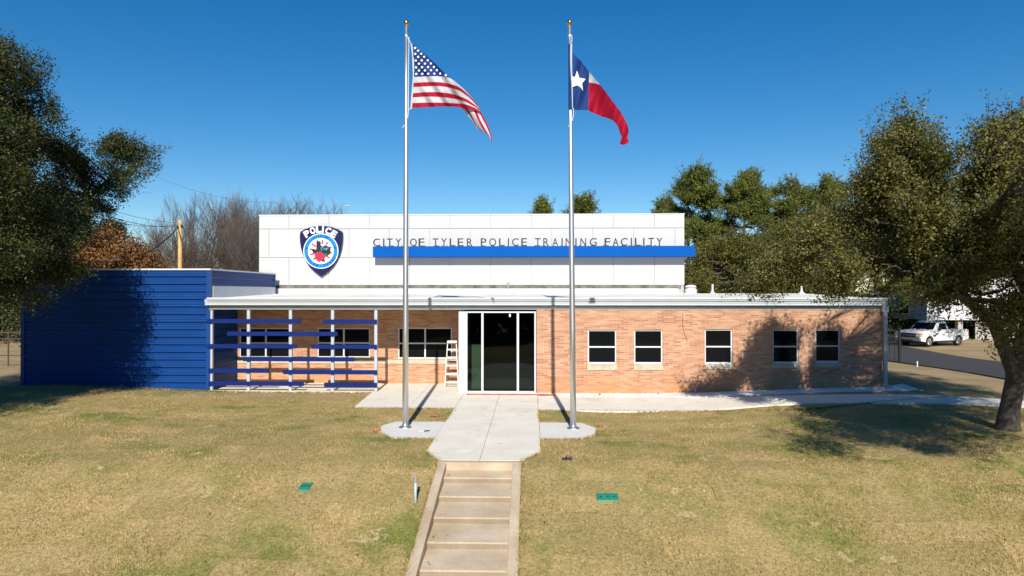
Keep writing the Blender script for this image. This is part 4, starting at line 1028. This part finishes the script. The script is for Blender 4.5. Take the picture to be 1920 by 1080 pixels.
# right oak
tb = gp(1888, 806)
fk = at(1908, 690, 17.3); fk2 = at(1935, 590, 17.2)
lmb = [([tb-Vector((0, 0, .2)), tb+Vector((.02, 0, .12)), tb.lerp(fk, .35)+Vector((-.02, 0, 0)), tb.lerp(fk, .75), fk, fk2], [0.38, 0.27, 0.225, 0.22, 0.23, 0.18]),
       ([fk+Vector((-.05, 0, -.35)), fk+Vector((-.12, 0, -.05)), at(1880, 645, 17.2), at(1862, 605, 17.1), at(1828, 575, 17), at(1780, 530, 16.8), at(1740, 470, 16.8), at(1715, 380, 17), at(1690, 280, 17)], [.2, .17, .155, .14, .125, .11, .09, .06, .02]),
       ([fk2+Vector((0.0, 0, -.2)), at(1925, 540, 17), at(1890, 480, 16.5), at(1870, 390, 16.5), at(1860, 300, 16.5)], [.19, .15, .12, .09, .03]),
       ([fk2+Vector((0.02, 0, -.1)), Vector((13.9, 16.5, 4.0)), Vector((14, 14.5, 5.8)), Vector((13, 11.5, 6.8)), Vector((11, 9.5, 6.5))], [.2, .17, .13, .09, .03]),
       ([at(1780, 530, 16.8), at(1700, 500, 17.2), at(1620, 490, 17.8), at(1540, 500, 18.3), at(1480, 530, 18.8)], [.10, .08, .06, .04, .015]),
       ([at(1890, 480, 16.5), Vector((14.5, 18, 7)), Vector((16, 19.5, 8))], [.13, .09, .03])]
rb_ = [Bp(1700, 275, 17, .7), Bp(1745, 320, 17, 1.0), Bp(1690, 340, 17, 1.0), Bp(1800, 330, 17.5, 1.0), Bp(1890, 300, 16.5, 1.1), Bp(1850, 380, 16, 1.7), Bp(1640, 400, 17.5, 1.0), Bp(1720, 430, 16.5, 1.5), Bp(1800, 470, 16, 1.6),
       Bp(1905, 480, 15, 1.5), Bp(1880, 560, 15.5, .7), Bp(1600, 450, 17.8, 1.0), Bp(1560, 500, 18, .9), Bp(1480, 530, 18.8, .6), Bp(1430, 525, 19, .5), Bp(1630, 520, 17, .9), Bp(1700, 525, 15.8, .8), Bp(1790, 550, 15.5, .7), Bp(1540, 440, 18.2, .7),
       Bp(1850, 575, 14.5, .5), Bp(1500, 475, 18.6, .7), Bp(1690, 235, 17, .35), Bp(1770, 275, 17.2, .5), Bp(1850, 260, 16.8, .5), Bp(1910, 620, 15.0, .5),
       ]
rx_ = [(9.3, 9.6, 6.2, 1.6, 1.6, 1.1), (7.6, 8.4, 5.9, 1.1, 1.0, .7), (10, 7.9, 6.1, 1.5, 1.0, .8), (11, 9.5, 6.6, 2.0, 1.8, 1.4), (13, 11.5, 7.2, 2.3, 2.3, 1.6), (14.8, 14.8, 7.4, 2.4, 2.4, 1.8), (15, 19, 7.2, 2.4, 2.4, 1.8), (10.5, 12.0, 5.8, 1.6, 1.5, 1.2)]
tree('oak_tree', 'large evergreen oak with a forked trunk growing on the right lawn', 'tree', tb, lmb, rb_, 3500, 42, .15, .072, M['oak'], M['bark'], 11, gap=0.46, gs=1.0, spray=1300, sprayl=.95, extra=(rx_, 4200), nsub=150, twigr=.017)
# left oak
tb = Vector((-19.5, 20.5, float(gz(-19.5, 20.5))))
lmb = [([tb-Vector((0, 0, .2)), tb+Vector((0, 0, 1.2)), tb+Vector((.3, 0, 2.8))], [.5, .36, .3]),
       ([tb+Vector((.3, 0, 2.6)), at(-60, 560, 21.5), at(20, 500, 22), at(70, 455, 23), at(130, 400, 24), at(200, 340, 25), at(240, 300, 25.3)], [.26, .22, .18, .14, .10, .06, .02]),
       ([tb+Vector((.3, 0, 2.6)), Vector((-18.8, 20, 6)), at(-20, 280, 20.5), at(5, 150, 20)], [.28, .2, .12, .03]),
       ([tb+Vector((.3, 0, 2.6)), Vector((-19.5, 17, 6)), Vector((-18.5, 13.5, 8))], [.25, .18, .05]),
       ([at(20, 500, 22), at(70, 440, 21.5), at(60, 350, 21.5)], [.12, .08, .02])]
lb_ = [Bp(5, 95, 20, .7), Bp(25, 140, 20, .9), Bp(-30, 200, 20, 2.0), Bp(0, 300, 21, 1.6), Bp(55, 330, 22, .9), Bp(95, 290, 23, .8), Bp(60, 265, 22, .5), Bp(215, 275, 25, .6), Bp(245, 300, 25.4, .8), Bp(225, 345, 25, 1.0), Bp(170, 325, 25, .9), Bp(150, 300, 24, .8), Bp(190, 310, 25, .8),
       Bp(170, 370, 25, .8), Bp(115, 370, 24, 1.1), Bp(55, 410, 23, 1.4), Bp(10, 470, 22, 1.5), Bp(90, 465, 22.5, .8), Bp(135, 425, 24, .7), Bp(70, 505, 21, .55), Bp(15, 380, 21, 1.5),
       Bp(110, 500, 21.5, .5), Bp(30, 515, 20.5, .5), ]
lx_ = [(-15.6, 21, 6.1, 1.4, 1.3, 1.8), (-15.9, 18, 7.4, 1.9, 2.2, 2.0), (-14.9, 18.6, 5.0, .9, 1.0, .9), (-15.4, 20, 3.6, .7, .8, .35), (-14.9, 21.5, 4.6, .6, .7, .5), (-16.3, 16.2, 5.6, 1.6, 1.6, .9),
       (-19, 16, 8.5, 3, 3, 2.4), (-18.5, 12.5, 8.0, 3.0, 2.4, 2.2), (-20.5, 20.5, 9, 3.2, 3, 2.4), (-18.3, 15.0, 5.8, 2.4, 2.4, 1.2), (-17.2, 11.8, 9.5, 1.8, 2, 1.8), (-16.8, 13, 5.5, 1.8, 2.2, 1.0)]
tree('oak_tree', 'large shaded evergreen oak reaching over the blue metal building at the left edge', 'tree', tb, lmb, lb_, 3500, 48, .15, .078, M['oakd'], M['bark'], 23, gap=0.46, gs=1.0, spray=1200, sprayl=.9, extra=(lx_, 5600), nsub=150, twigr=.017)
# oaks behind the building on the right
def simple_tree(name, label, cat, u, vtop, Y, blobs, ntip, nleaf, sigma, size, lm, bm_, seed, group, lean=0, trunk_r=.25, **kw):
    bx = at(u, 560, Y).x; base = Vector((bx, Y, float(gz(bx, Y)))); top = at(u+lean, vtop+12, Y)
    mid = base.lerp(top, .4)+Vector((random.uniform(-.4, .4), 0, 0))
    limbs = [([base-Vector((0, 0, .1)), base.lerp(mid, .5), mid, mid.lerp(top, .5), top], [trunk_r*1.3, trunk_r, trunk_r*.8, trunk_r*.5, .03])]
    return tree(name, label, cat, base, limbs, blobs, ntip, nleaf, sigma, size, lm, bm_, seed, group, **kw)
gB = 'broad evergreen oaks behind the building'
simple_tree('oak_tree', 'rounded olive oak directly behind right end of the white upper wall', 'tree', 1385, 430, 39, [Bp(1325, 500, 39, 1.5), Bp(1360, 482, 39.5, 1.5), Bp(1405, 478, 39, 1.5), Bp(1440, 490, 38, 1.4), Bp(1305, 525, 38.5, 1.1), Bp(1350, 525, 40, 1.2), Bp(1425, 528, 38, 1.1)], 2600, 30, .26, .13, M['oakb'], M['bark'], 31, gB, gap=.3, gs=.6, spray=260, sprayl=1.2, nsub=50, twigr=.03)
simple_tree('oak_tree', 'broad olive oak behind the brick wing between the vent pipes', 'tree', 1490, 410, 36, [Bp(1490, 455, 36, 1.3), Bp(1530, 440, 36, 1.3), Bp(1565, 430, 36, 1.2), Bp(1470, 490, 36, 1.5), Bp(1530, 495, 36, 1.6), Bp(1590, 470, 37, 1.6), Bp(1480, 528, 35, 1.0), Bp(1560, 528, 35, 1.1)], 2700, 30, .25, .125, M['oakb'], M['bark'], 32, gB, gap=.3, gs=.6, spray=260, sprayl=1.2, nsub=50, twigr=.03)
simple_tree('oak_tree', 'tall olive oak behind the right oak canopy', 'tree', 1640, 350, 44, [Bp(1600, 400, 44, 2.3), Bp(1650, 370, 44, 2.5), Bp(1710, 400, 44, 2.6), Bp(1650, 450, 44, 3.2), Bp(1750, 460, 44, 3.2), Bp(1690, 510, 43, 2.2), Bp(1830, 470, 46, 4)], 2800, 30, .30, .14, M['oakb'], M['bark'], 33, gB, gap=.3, gs=.6, spray=260, sprayl=1.2, nsub=50, twigr=.03)
# pines
gP = 'tall pines beyond the building'
def pine(u, vt, vb, Y, wpx, seed, label, nt=420):
    nt = int(nt*2.2)
    rg = np.random.default_rng(seed); bl = []
    n = 22
    for k in range(n):
        t = (k+.5)/n; v = vt+8+(vb-vt)*t; wd = wpx*(0.25+0.75*min(1, t*2.0))*(1 if t < .75 else .85)
        uu = u+rg.uniform(-.5, .5)*wd; rr = Y/F*wpx*rg.uniform(.10, .19)
        bl.append(Bp(uu, v, Y+rg.uniform(-1.5, 1.5), rr*1.3, rr*.75))
    bl.append(Bp(u, vt+10, Y, Y/F*wpx*.13))
    return simple_tree('pine_tree', label, 'pine tree', u, vt, Y, bl, nt, 34, .20*Y/60, .20*Y/60, M['pine'], M['barkp'], seed, gP, trunk_r=.22, gap=.25, gs=.7, nsub=70, shell=2.2, twigr=.04, aspect=.3, flat=.7, spray=int(nt*.6), sprayl=1.2)
pine(1290, 321, 450, 58, 105, 41, 'tallest pine, nearest to the right end of the white upper wall', 700)
pine(1398, 323, 440, 60, 92, 42, 'second pine from the white upper wall with a broad top', 650)
pine(1483, 330, 430, 62, 72, 43, 'third pine from the white upper wall, narrow crown', 480)
pine(1552, 338, 430, 62, 70, 44, 'rightmost pine, beside the top of the right oak', 480)
pine(1013, 376, 460, 66, 62, 45, 'small pine top peeking over the white wall left of the right flagpole', 170)
pine(1090, 371, 460, 66, 100, 46, 'wider pine top peeking over the white wall behind the right flagpole', 300)
pine(1250, 368, 450, 64, 45, 47, 'short pine tucked behind the tallest pine', 260)
# brown-leaved oak and cedar behind the blue building
simple_tree('brown_oak', 'young oak holding orange brown dead leaves behind the blue metal building', 'tree', 190, 430, 38, [Bp(165, 470, 38, 1.2), Bp(190, 450, 38, 1.0), Bp(220, 475, 38, 1.1), Bp(200, 500, 38, 1.5), Bp(150, 500, 38, 1.1)], 700, 22, .22, .16, M['brown'], M['twig'], 51, None, gap=.15, nsub=40, twigr=.025)
simple_tree('brown_oak', 'thin small oak with sparse orange leaves left of the timber pole', 'tree', 260, 455, 38, [Bp(255, 480, 38, .9), Bp(250, 465, 38, .5), Bp(275, 495, 38, .9), Bp(300, 505, 38, .6)], 230, 18, .22, .15, M['brown'], M['twig'], 52, None, gap=.3, nsub=40, twigr=.02)
simple_tree('cedar_tree', 'dark green cedar top rising behind the brown leaved oak', 'tree', 210, 410, 52, [Bp(210, 425, 52, .8), Bp(212, 445, 52, 1.1), Bp(215, 470, 52, 1.5), Bp(190, 460, 52, 1)], 500, 20, .22, .2, M['ceda'], M['bark'], 53, None, gap=.1, nsub=30, twigr=.03)

def bare(name, Hh, spread, seed, m, levels=5, upright=1.0, nstem=1):
    rg = random.Random(seed); mb = MB()
    def grow(p, d, L_, r, lv):
        n = 4; P = [p]; dd = d.copy()
        for k in range(n):
            dd = (dd+Vector((rg.gauss(0, .10), rg.gauss(0, .10), rg.gauss(0.04*upright, .05)))).normalized(); P.append(P[-1]+dd*L_/n)
        rr = [r*(1-.42*k/n) for k in range(n+1)]
        mb.tube(P, rr, 5 if lv < 2 else 3, cap=False)
        if lv >= levels: return
        kids = 5 if lv == 0 else (4 if lv < 3 else 3)
        for c in range(kids):
            t = 0.35+0.65*(c+rg.random()*.7)/kids; i = min(n-1, int(t*n)); q = P[i].lerp(P[i+1], t*n-i if t*n-i <= 1 else 1)
            ax = Vector((rg.gauss(0, 1), rg.gauss(0, 1), rg.gauss(0, .3))).normalized(); nd = (dd*1.0+ax*spread*rg.uniform(.6, 1.2)+Vector((0, 0, .25*upright))).normalized()
            grow(q, nd, L_*rg.uniform(.50, .72), max(.007, rr[i]*rg.uniform(.42, .6)), lv+1)
        grow(P[-1], (dd+Vector((rg.gauss(0, .12), rg.gauss(0, .12), .1))).normalized(), L_*.62, rr[-1]*.9, lv+1)
    for s in range(nstem):
        d = Vector((rg.gauss(0, .16)*(s > 0), rg.gauss(0, .16)*(s > 0), 1)).normalized()
        grow(Vector((rg.gauss(0, .25)*(s > 0), rg.gauss(0, .25)*(s > 0), -.1)), d, Hh*.42, Hh*.013+.02, 0)
    r = empty(name, (0, 0, 0)); t = mb.build('trunk', m, r, local=True, smooth=True, fix=False)
    zs = max(v[2] for v in mb.v); return r, zs
protos = [bare('bare_tree', 12, .55, 1, M['twig'], 5, 1.2), bare('bare_tree', 12, .75, 2, M['twig'], 5, .8), bare('bare_tree', 11, .5, 3, M['twig'], 5, 1.3, 2), bare('bare_tree', 9, .9, 4, M['twigb'], 5, .5, 2)]
used = [False]*4
gT = 'leafless trees beyond the blue building'
BT = [(372, 362, 58, 0, 'slender leafless tree nearest right of the timber pole'), (408, 358, 62, 1, 'spreading leafless tree above the blue building corner'), (436, 352, 60, 2, 'tallest leafless tree, dense and upright, left of the white wall'),
      (472, 360, 58, 0, 'leafless tree right beside the left end of the white wall'), (505, 362, 64, 1, 'leafless tree top just over the left end of the white wall'), (545, 363, 64, 3, 'twiggy leafless crown above the police badge'),
      (585, 368, 66, 1, 'thin leafless crown right of the crown over the badge'), (610, 378, 66, 3, 'low leafless crown farthest right over the white wall'), (305, 410, 60, 3, 'low spreading leafless tree behind the thick cable'),
      (350, 395, 66, 1, 'faint leafless tree immediately behind the timber pole'), (395, 395, 52, 3, 'bushy low leafless tree right of the timber pole'), (455, 385, 54, 2, 'double stemmed leafless tree in front of the tallest one'),
      (275, 425, 64, 0, 'small distant leafless tree left of the cable'), (1210, 398, 70, 3, 'tiny leafless twigs showing over the right end of the white wall'), (1440, 395, 52, 3, 'reddish leafless crown under the second and third pines'), (520, 374, 60, 3, 'broad leafless crown behind the left end of the white wall'), (425, 372, 66, 0, 'distant upright leafless tree behind the tallest one'), (675, 392, 72, 1, 'few leafless twigs right of the distant mast')]
for i, (u, v, Y, k, lab) in enumerate(BT):
    r, zs = protos[k]
    if used[k]:
        c = r.copy(); COL.objects.link(c)
        for ch in r.children:
            d = ch.copy(); COL.objects.link(d); d.parent = c
        r = c
    used[k] = True
    p = at(u, v, Y); s = p.z/zs; r.location = (p.x, Y, float(gz(p.x, Y))); r.scale = (s, s, s); r.rotation_euler = (0, 0, i*1.3); tag(r, lab, 'tree', gT)

# distant undergrowth
def thicket(name, label, x0, x1, Y, hgt, m, n, size, seed):
    rg = np.random.default_rng(seed); x = rg.uniform(x0, x1, n); y = Y+rg.normal(size=n)*2.5
    hh = np.array([hgt*(0.65+.5*noise.noise(Vector((q*.16, seed, 0)))+.25*noise.noise(Vector((q*.7, seed, 3)))) for q in x])
    z = gz(x, y)+hh*rg.random(n)**.8; C = np.stack([x, y, z], 1)
    tag(rawmesh(name, leafcloud(C, 12, .35, size, seed+1, aspect=.45), 4, m), label, 'undergrowth', kind='stuff')
def mkthk(name, a, b): return mk_leaf(name, a, b, .1, .9, .1)
thk = mkthk('thicket_twigs', (0.075, 0.052, 0.036), (0.17, 0.13, 0.095)); thg = mkthk('thicket_green', (0.022, 0.034, 0.012), (0.07, 0.085, 0.028))
thicket('undergrowth', 'brown leafless undergrowth behind the blue building', -58, -12, 64, 7.0, thk, 4200, .17, 61)
thicket('undergrowth', 'dark green woodland edge far left', -80, -27, 48, 7.5, thg, 4500, .28, 62)
thicket('undergrowth', 'dark green woodland edge behind pines and house', 6, 130, 74, 6.5, thg, 7500, .34, 63)
thicket('undergrowth', 'low green brush behind the brick wing', 6, 40, 62, 6.5, thg, 3200, .25, 65)
# unseen woodland behind the viewer, made tall to block low sky, darkens the glass
thicket('undergrowth', 'unseen woodland edge behind the viewer, made tall to block low sky light', -75, 75, -48, 19, thg, 9000, 1.1, 64)
def blocker_grove(x0, seed, label):  # unseen trees added at both sides to cut the sky fill
    rg = np.random.default_rng(seed); n = 3500; x = x0+rg.normal(size=n)*3; y = rg.uniform(-48, 8, n); hh = np.array([14*(0.75+.5*noise.noise(Vector((q*.12, seed, 0)))) for q in y]); z = gz(x, y)+hh*rg.random(n)**.8
    tag(rawmesh('undergrowth', leafcloud(np.stack([x, y, z], 1), 12, .6, 1.0, seed+1), 4, thg), label, 'undergrowth', kind='stuff')
blocker_grove(-48, 66, 'unseen woodland added beside the lawn to cut sky light, left of and behind the viewer'); blocker_grove(48, 67, 'unseen woodland added beside the lawn to cut sky light, right of and behind the viewer')
thicket('undergrowth', 'woodland edge beyond the driveway, far right', 60, 130, 40, 8, thg, 3500, .4, 68)
thicket('undergrowth', 'woodland edge far left beyond the lawn', -130, -60, 30, 8, thg, 3500, .4, 69)

# ------------------------------------------------------------------ timber utility pole and wires
p = at(338, 500, 44); top = at(337.5, 413, 44); g0 = Vector((p.x, 44, float(gz(p.x, 44))))
up = empty('utility_pole', g0); tag(up, 'new yellow timber utility pole behind the blue metal building', 'utility pole')
MB().tube([g0, top], [0.17, 0.125], 12).build('pole', M['wood'], up, smooth=True)
MB().box(top.x-.2, top.x-.1, 43.9, 44.05, top.z-.55, top.z-.35).box(top.x+.1, top.x+.16, 43.9, 44.1, top.z-.5, top.z-.3).build('bracket', M['plastic'], up)
def wire(a, b, sag, r, lab, g='overhead wires at the timber pole', n=12):
    P = []
    for k in range(n+1):
        t = k/n; q = a.lerp(b, t); q.z -= sag*4*t*(1-t); P.append(q)
    tag(MB().tube(P, r, 4, cap=False).build('overhead_wire', M['cable'], fix=False), lab, 'wire', g)
wire(top+Vector((-.1, 0, -.45)), at(272, 476, 36), .15, .035, 'thick black cable dropping left from the pole towards the brown oak')
wire(top+Vector((-.1, 0, -.40)), at(150, 385, 30), .35, .018, 'upper wire running left from the pole into the left oak')
wire(top+Vector((-.1, 0, -.25)), at(150, 395, 30), .4, .014, 'middle wire running left from the pole into the left oak')
wire(top+Vector((0, 0, -.15)), at(200, 390, 36), .2, .012, 'topmost thin wire leaving the pole to the left')
wire(at(290, 330, 55), at(520, 380, 60), .6, .012, 'faint high wire crossing above the leafless trees')
p = at(652, 386, 75); g0 = Vector((p.x, 75, 0))
mp = empty('distant_mast', g0); tag(mp, 'thin distant grey mast above the white wall right of the badge', 'mast')
MB().tube([g0, p], .06, 6).build('pole', M['galv'], mp); MB().box(p.x-.3, p.x+.3, 74.9, 75.1, p.z-.05, p.z+.08).build('lamp_head', M['galv'], mp)

# ------------------------------------------------------------------ pipe fence at the far left
r = empty('pipe_fence', (-26, 31.5, .24)); tag(r, 'rusty pipe rail fence beyond the left end of the blue building', 'fence')
for x in (-30, -27.6, -25.2, -22.8, -20.6):
    MB().tube([(x, 31.5, .1), (x, 31.5, 1.95)], .035, 8).build('post', M['rust'], r)
for zz in (.75, 1.55, 1.85): MB().tube([(-32, 31.5, zz), (-20, 31.5, zz)], .028, 6).build('rail', M['rust'], r)

# ------------------------------------------------------------------ iron fences and gate on the right
def ironfence(a, b, n, h, label, grp='black iron picket fences beside the driveway'):
    a = Vector(a); b = Vector(b); a.z = float(gz(a.x, a.y)); b.z = float(gz(b.x, b.y)); r = empty('iron_fence', a); tag(r, label, 'fence', grp)
    for q in (a, b): MB().box(q.x-.05, q.x+.05, q.y-.05, q.y+.05, q.z, q.z+h+.1).build('post', M['iron'], r)
    for zz in (.15, h-.25, h-.05): MB().bar(a+Vector((0, 0, zz)), b+Vector((0, 0, zz)), .035).build('rail', M['iron'], r)
    for k in range(1, n):
        q = a.lerp(b, k/n); MB().box(q.x-.011, q.x+.011, q.y-.011, q.y+.011, q.z+.1, q.z+h).build('picket', M['iron'], r)
ironfence((19.75, 36.3, 0), (15.3, 36.6, 0), 18, 1.75, 'black iron picket fence panel between the brick wing and the driveway')
ironfence((25.2, 36, 0), (28.8, 34.2, 0), 20, 1.75, 'black iron picket gate standing open behind the right oak trunk')
a = gp(1720, 688); tag(MB().box(a.x-.02, a.x+.02, a.y-.01, a.y+.01, a.z, a.z+.28).prism([(a.x-.035, a.z+.2), (a.x+.03, a.z+.2), (a.x, a.z+.3)], a.y-.012, a.y+.012).build('survey_stake', M['bwhite']), 'tiny white stake in the dirt beside the driveway', 'stake')

# ------------------------------------------------------------------ white house on piers
hx, hy = 32.7, 56
hs = empty('white_house', (hx, hy, -.08)); tag(hs, 'white raised house on piers behind the pickup truck', 'house')
hz0 = at(1740, 600, hy).z; hz1 = 5.6
MB().box(hx, hx+16, hy, hy+5.5, hz0, hz1).build('wall', M['house'], hs)
mb = MB()
for k in range(14): zz = hz0+.1+k*.28; mb.box(hx-.012, hx-.001, hy, hy+5.5, zz, zz+.02).box(hx, hx+16, hy-.012, hy-.001, zz, zz+.02)
mb.build('siding_lap', M['joint'], hs)
rf = MB().prism([(hy-.4, hz1+.002), (hy+5.9, hz1+.002), (hy+5.9, hz1+.15), (hy+2.75, hz1+1.3), (hy-.4, hz1+.15)], hx-.4, hx+16.4, axis='X').build('roof', M['joint'], hs)
for (y0, y1) in ((hy+2.6, hy+4.0),):
    wf = MB().box(hx-.06, hx-.013, y0-.1, y1+.1, hz0+.35, hz0+2.0).build('window', M['bwhite'], hs)
    MB().box(hx-.075, hx-.061, y0, (y0+y1)/2-.04, hz0+.45, hz0+1.9).box(hx-.075, hx-.061, (y0+y1)/2+.04, y1, hz0+.45, hz0+1.9).build('pane', M['pane'], wf)
for k in range(7):
    MB().box(hx+.2+k*2.5, hx+.6+k*2.5, hy+.3, hy+.7, -.2, hz0-.002).build('pier', M['block'], hs)
MB().box(hx+4, hx+16, hy+.1, hy+.2, -.2, hz0-.15).build('skirting', M['block'], hs)
MB().box(hx, hx+16, hy+5.2, hy+5.3, -.2, hz0-.003).build('rear_skirting', M['plastic'], hs)

# ------------------------------------------------------------------ pickup truck (local: x forward is -X, length along X)
def truck(loc, rz):
    r = empty('pickup_truck', loc, rz); tag(r, 'white single cab pickup truck parked on dry grass by the driveway', 'pickup truck')
    LOC = dict(parent=r, local=True)
    W2 = .98; fx, rx, wr = 1.00, 4.15, .37
    def arch(cx, n=9, rr=.44, z0=.34): return [(cx+rr*math.cos(math.pi-math.pi*k/n), z0+rr*math.sin(math.pi*k/n)+.02) for k in range(n+1)]
    low = [(0.10, .42), (0.04, .62), (0.05, .95), (.12, 1.04), (.5, 1.12), (1.52, 1.17), (3.05, 1.19), (5.2, 1.17), (5.24, 1.1), (5.24, .55), (5.2, .48)]
    bot = arch(rx)[::-1]+[(rx-.44, .34), (fx+.44, .34)]+arch(fx)[::-1]
    prof = low+bot
    # body sides as two shells with the fenders rounded by a bevel, plus hood and bed floor
    body = MB()
    for s in (-1, 1): body.prism(prof, s*W2, s*(W2-.16))
    body.box(.12, 1.6, -W2+.16, W2-.16, .55, .98).prism([(.08, .9), (.12, 1.05), (.5, 1.135), (1.55, 1.19), (1.55, .9)], -W2+.161, W2-.161)
    body.box(1.6, 3.15, -W2+.161, W2-.161, .40, 1.17); body.box(3.15, 5.1, -W2+.161, W2-.161, .55, .68); body.box(5.1, 5.23, -W2+.161, W2-.161, .55, 1.165); body.box(3.12, 3.2, -W2+.161, W2-.161, .6, 1.18)
    bo_ = bevel(body.build('body', M['truck'], **LOC), .035, 3)
    cab = MB(); zt_, zb_ = 1.80, 1.17
    def ring_(z_, x0, x1, wdt): return [(x0, -wdt, z_), (x1, -wdt, z_), (x1, wdt, z_), (x0, wdt, z_)]
    a = ring_(zb_, 1.50, 3.12, .92); b = ring_(zt_-.08, 2.10, 3.02, .78); c = ring_(zt_, 2.24, 2.92, .68)
    cab.add(a+b+c, [(0, 1, 5, 4), (1, 2, 6, 5), (2, 3, 7, 6), (3, 0, 4, 7), (4, 5, 9, 8), (5, 6, 10, 9), (6, 7, 11, 10), (7, 4, 8, 11), (8, 9, 10, 11)])
    bevel(cab.build('cab', M['truck'], **LOC), .04, 3)
    def sidew(s, e=.012):
        def pt(x, z_):
            t = (z_-zb_)/(zt_-.08-zb_); return (x, s*(.92+(.78-.92)*t+e), z_)
        return [pt(1.98, 1.22), pt(2.92, 1.22), pt(2.86, 1.66), pt(2.24, 1.66)]
    for s in (-1, 1):
        v_ = sidew(s); MB().quad(*v_).build('side_window', M['pane'], **LOC)
    t0, t1 = (1.22-zb_)/(zt_-.08-zb_), (1.68-zb_)/(zt_-.08-zb_)
    xa, xb = 1.5+.6*t0-.015, 1.5+.6*t1-.015
    MB().quad((xa, -.84, 1.22), (xa, .84, 1.22), (xb, .74, 1.68), (xb, -.74, 1.68)).build('windscreen', M['pane'], **LOC)
    MB().quad((3.115, -.7, 1.3), (3.115, .7, 1.3), (3.05, .66, 1.62), (3.05, -.66, 1.62)).build('rear_window', M['pane'], **LOC)
    for s in (-1, 1):
        d = MB().box(1.62, 1.635, s*(W2-.01), s*(W2+.004), .45, 1.15).box(3.0, 3.015, s*(W2-.01), s*(W2+.004), .45, 1.15).box(3.17, 3.19, s*(W2-.01), s*(W2+.004), .42, 1.16).build('door', M['plastic'], **LOC)
        MB().box(2.78, 2.95, s*(W2+.002), s*(W2+.03), .98, 1.03).build('handle', M['plastic'], d, local=True)
        bevel(MB().box(1.82, 1.95, s*(W2+.02), s*(W2+.2), 1.15, 1.38).box(1.85, 1.92, s*(W2-.06), s*(W2+.03), 1.16, 1.2).build('wing_mirror', M['plastic'], **LOC), .02)
        MB().box(5.19, 5.25, s*(W2-.16), s*(W2+.006), .78, 1.14).build('tail_light', M['tail'], **LOC)
        bevel(MB().box(.02, .25, s*(W2-.36), s*(W2+.005), .74, .90).build('headlight', M['lamp'], **LOC), .015)
        MB().box(.03, .26, s*(W2-.35), s*(W2+.006), .905, .975).build('indicator', M['amber'], **LOC)
        MB().box(1.44, 3.71, s*(W2-.10), s*(W2+.003), .33, .42).build('sill_trim', M['plastic'], **LOC)
        for cx_ in (fx, rx):
            wb = MB(); y0, y1 = s*(W2-.02), s*(W2-.26)
            ang = [2*math.pi*k/24 for k in range(24)]
            def circ(rad, y): return [(cx_+rad*math.cos(t), y, wr+rad*math.sin(t)) for t in ang]
            rings = [(.24, y0), (wr-.03, y0), (wr, y0-s*.03), (wr, y1+s*.03), (wr-.03, y1), (.2, y1)]
            b0 = 0
            for rr, yy in rings: wb.v += circ(rr, yy)
            for i in range(5):
                for k in range(24): wb.f.append([i*24+k, i*24+(k+1) % 24, (i+1)*24+(k+1) % 24, (i+1)*24+k]); wb.m.append(0)
            tw = wb.build('wheel', M['tyre'], smooth=False, **LOC)
            rm_ = MB(); rm_.v += circ(.245, y0-s*.03)+[(cx_, y0-s*.03, wr)]; rm_.f += [[k, (k+1) % 24, 24] for k in range(24)]; rm_.m += [0]*24
            for k in range(6):
                t = k*math.pi/3; rm_.obox((cx_+.13*math.cos(t), y0-s*.012, wr+.13*math.sin(t)), ((math.cos(t), 0, math.sin(t)), (0, 1, 0), (-math.sin(t), 0, math.cos(t))), (.11, .012, .035))
            rm_.build('rim', M['rim'], tw, local=True)
            well = MB().box(cx_-.43, cx_+.43, s*(W2-.5), s*(W2-.3), .3, .8).build('wheel_well', M['plastic'], **LOC)
    bevel(MB().box(.0, .2, -.62, .62, .68, .98).build('grille', M['plastic'], **LOC), .015)
    MB().box(-.012, .0, -.6, .6, .81, .84).build('grille_bar', M['chrome'], **LOC)
    bevel(MB().box(-.06, .26, -W2+.01, W2-.01, .42, .66).build('front_bumper', M['chrome'], **LOC), .04)
    MB().box(-.075, -.061, -.45, .45, .43, .53).build('bumper_grille', M['plastic'], **LOC)
    bevel(MB().box(5.2, 5.42, -W2+.05, W2-.05, .48, .64).build('rear_bumper', M['chrome'], **LOC), .03)
    MB().box(.3, 5.0, -.6, .6, .28, .5).build('chassis', M['plastic'], **LOC)
    # load in the bed
    MB().box(3.35, 3.75, -.5, .6, .69, 1.42).box(3.9, 4.3, -.3, .2, .69, 1.3).build('bed_load', M['rust'], **LOC)
    return r
tz = float(gz(28.5, 49))
truck((27.0, 48.6, tz), R(25))
tag(MB().tube([(32.1, 47, tz), (32.1, 47, tz+2.4)], .05, 8).build('fence_post', M['iron']), 'single thin dark post right of the pickup truck', 'post')
S.cycles.max_bounces = 6; S.cycles.transparent_max_bounces = 8
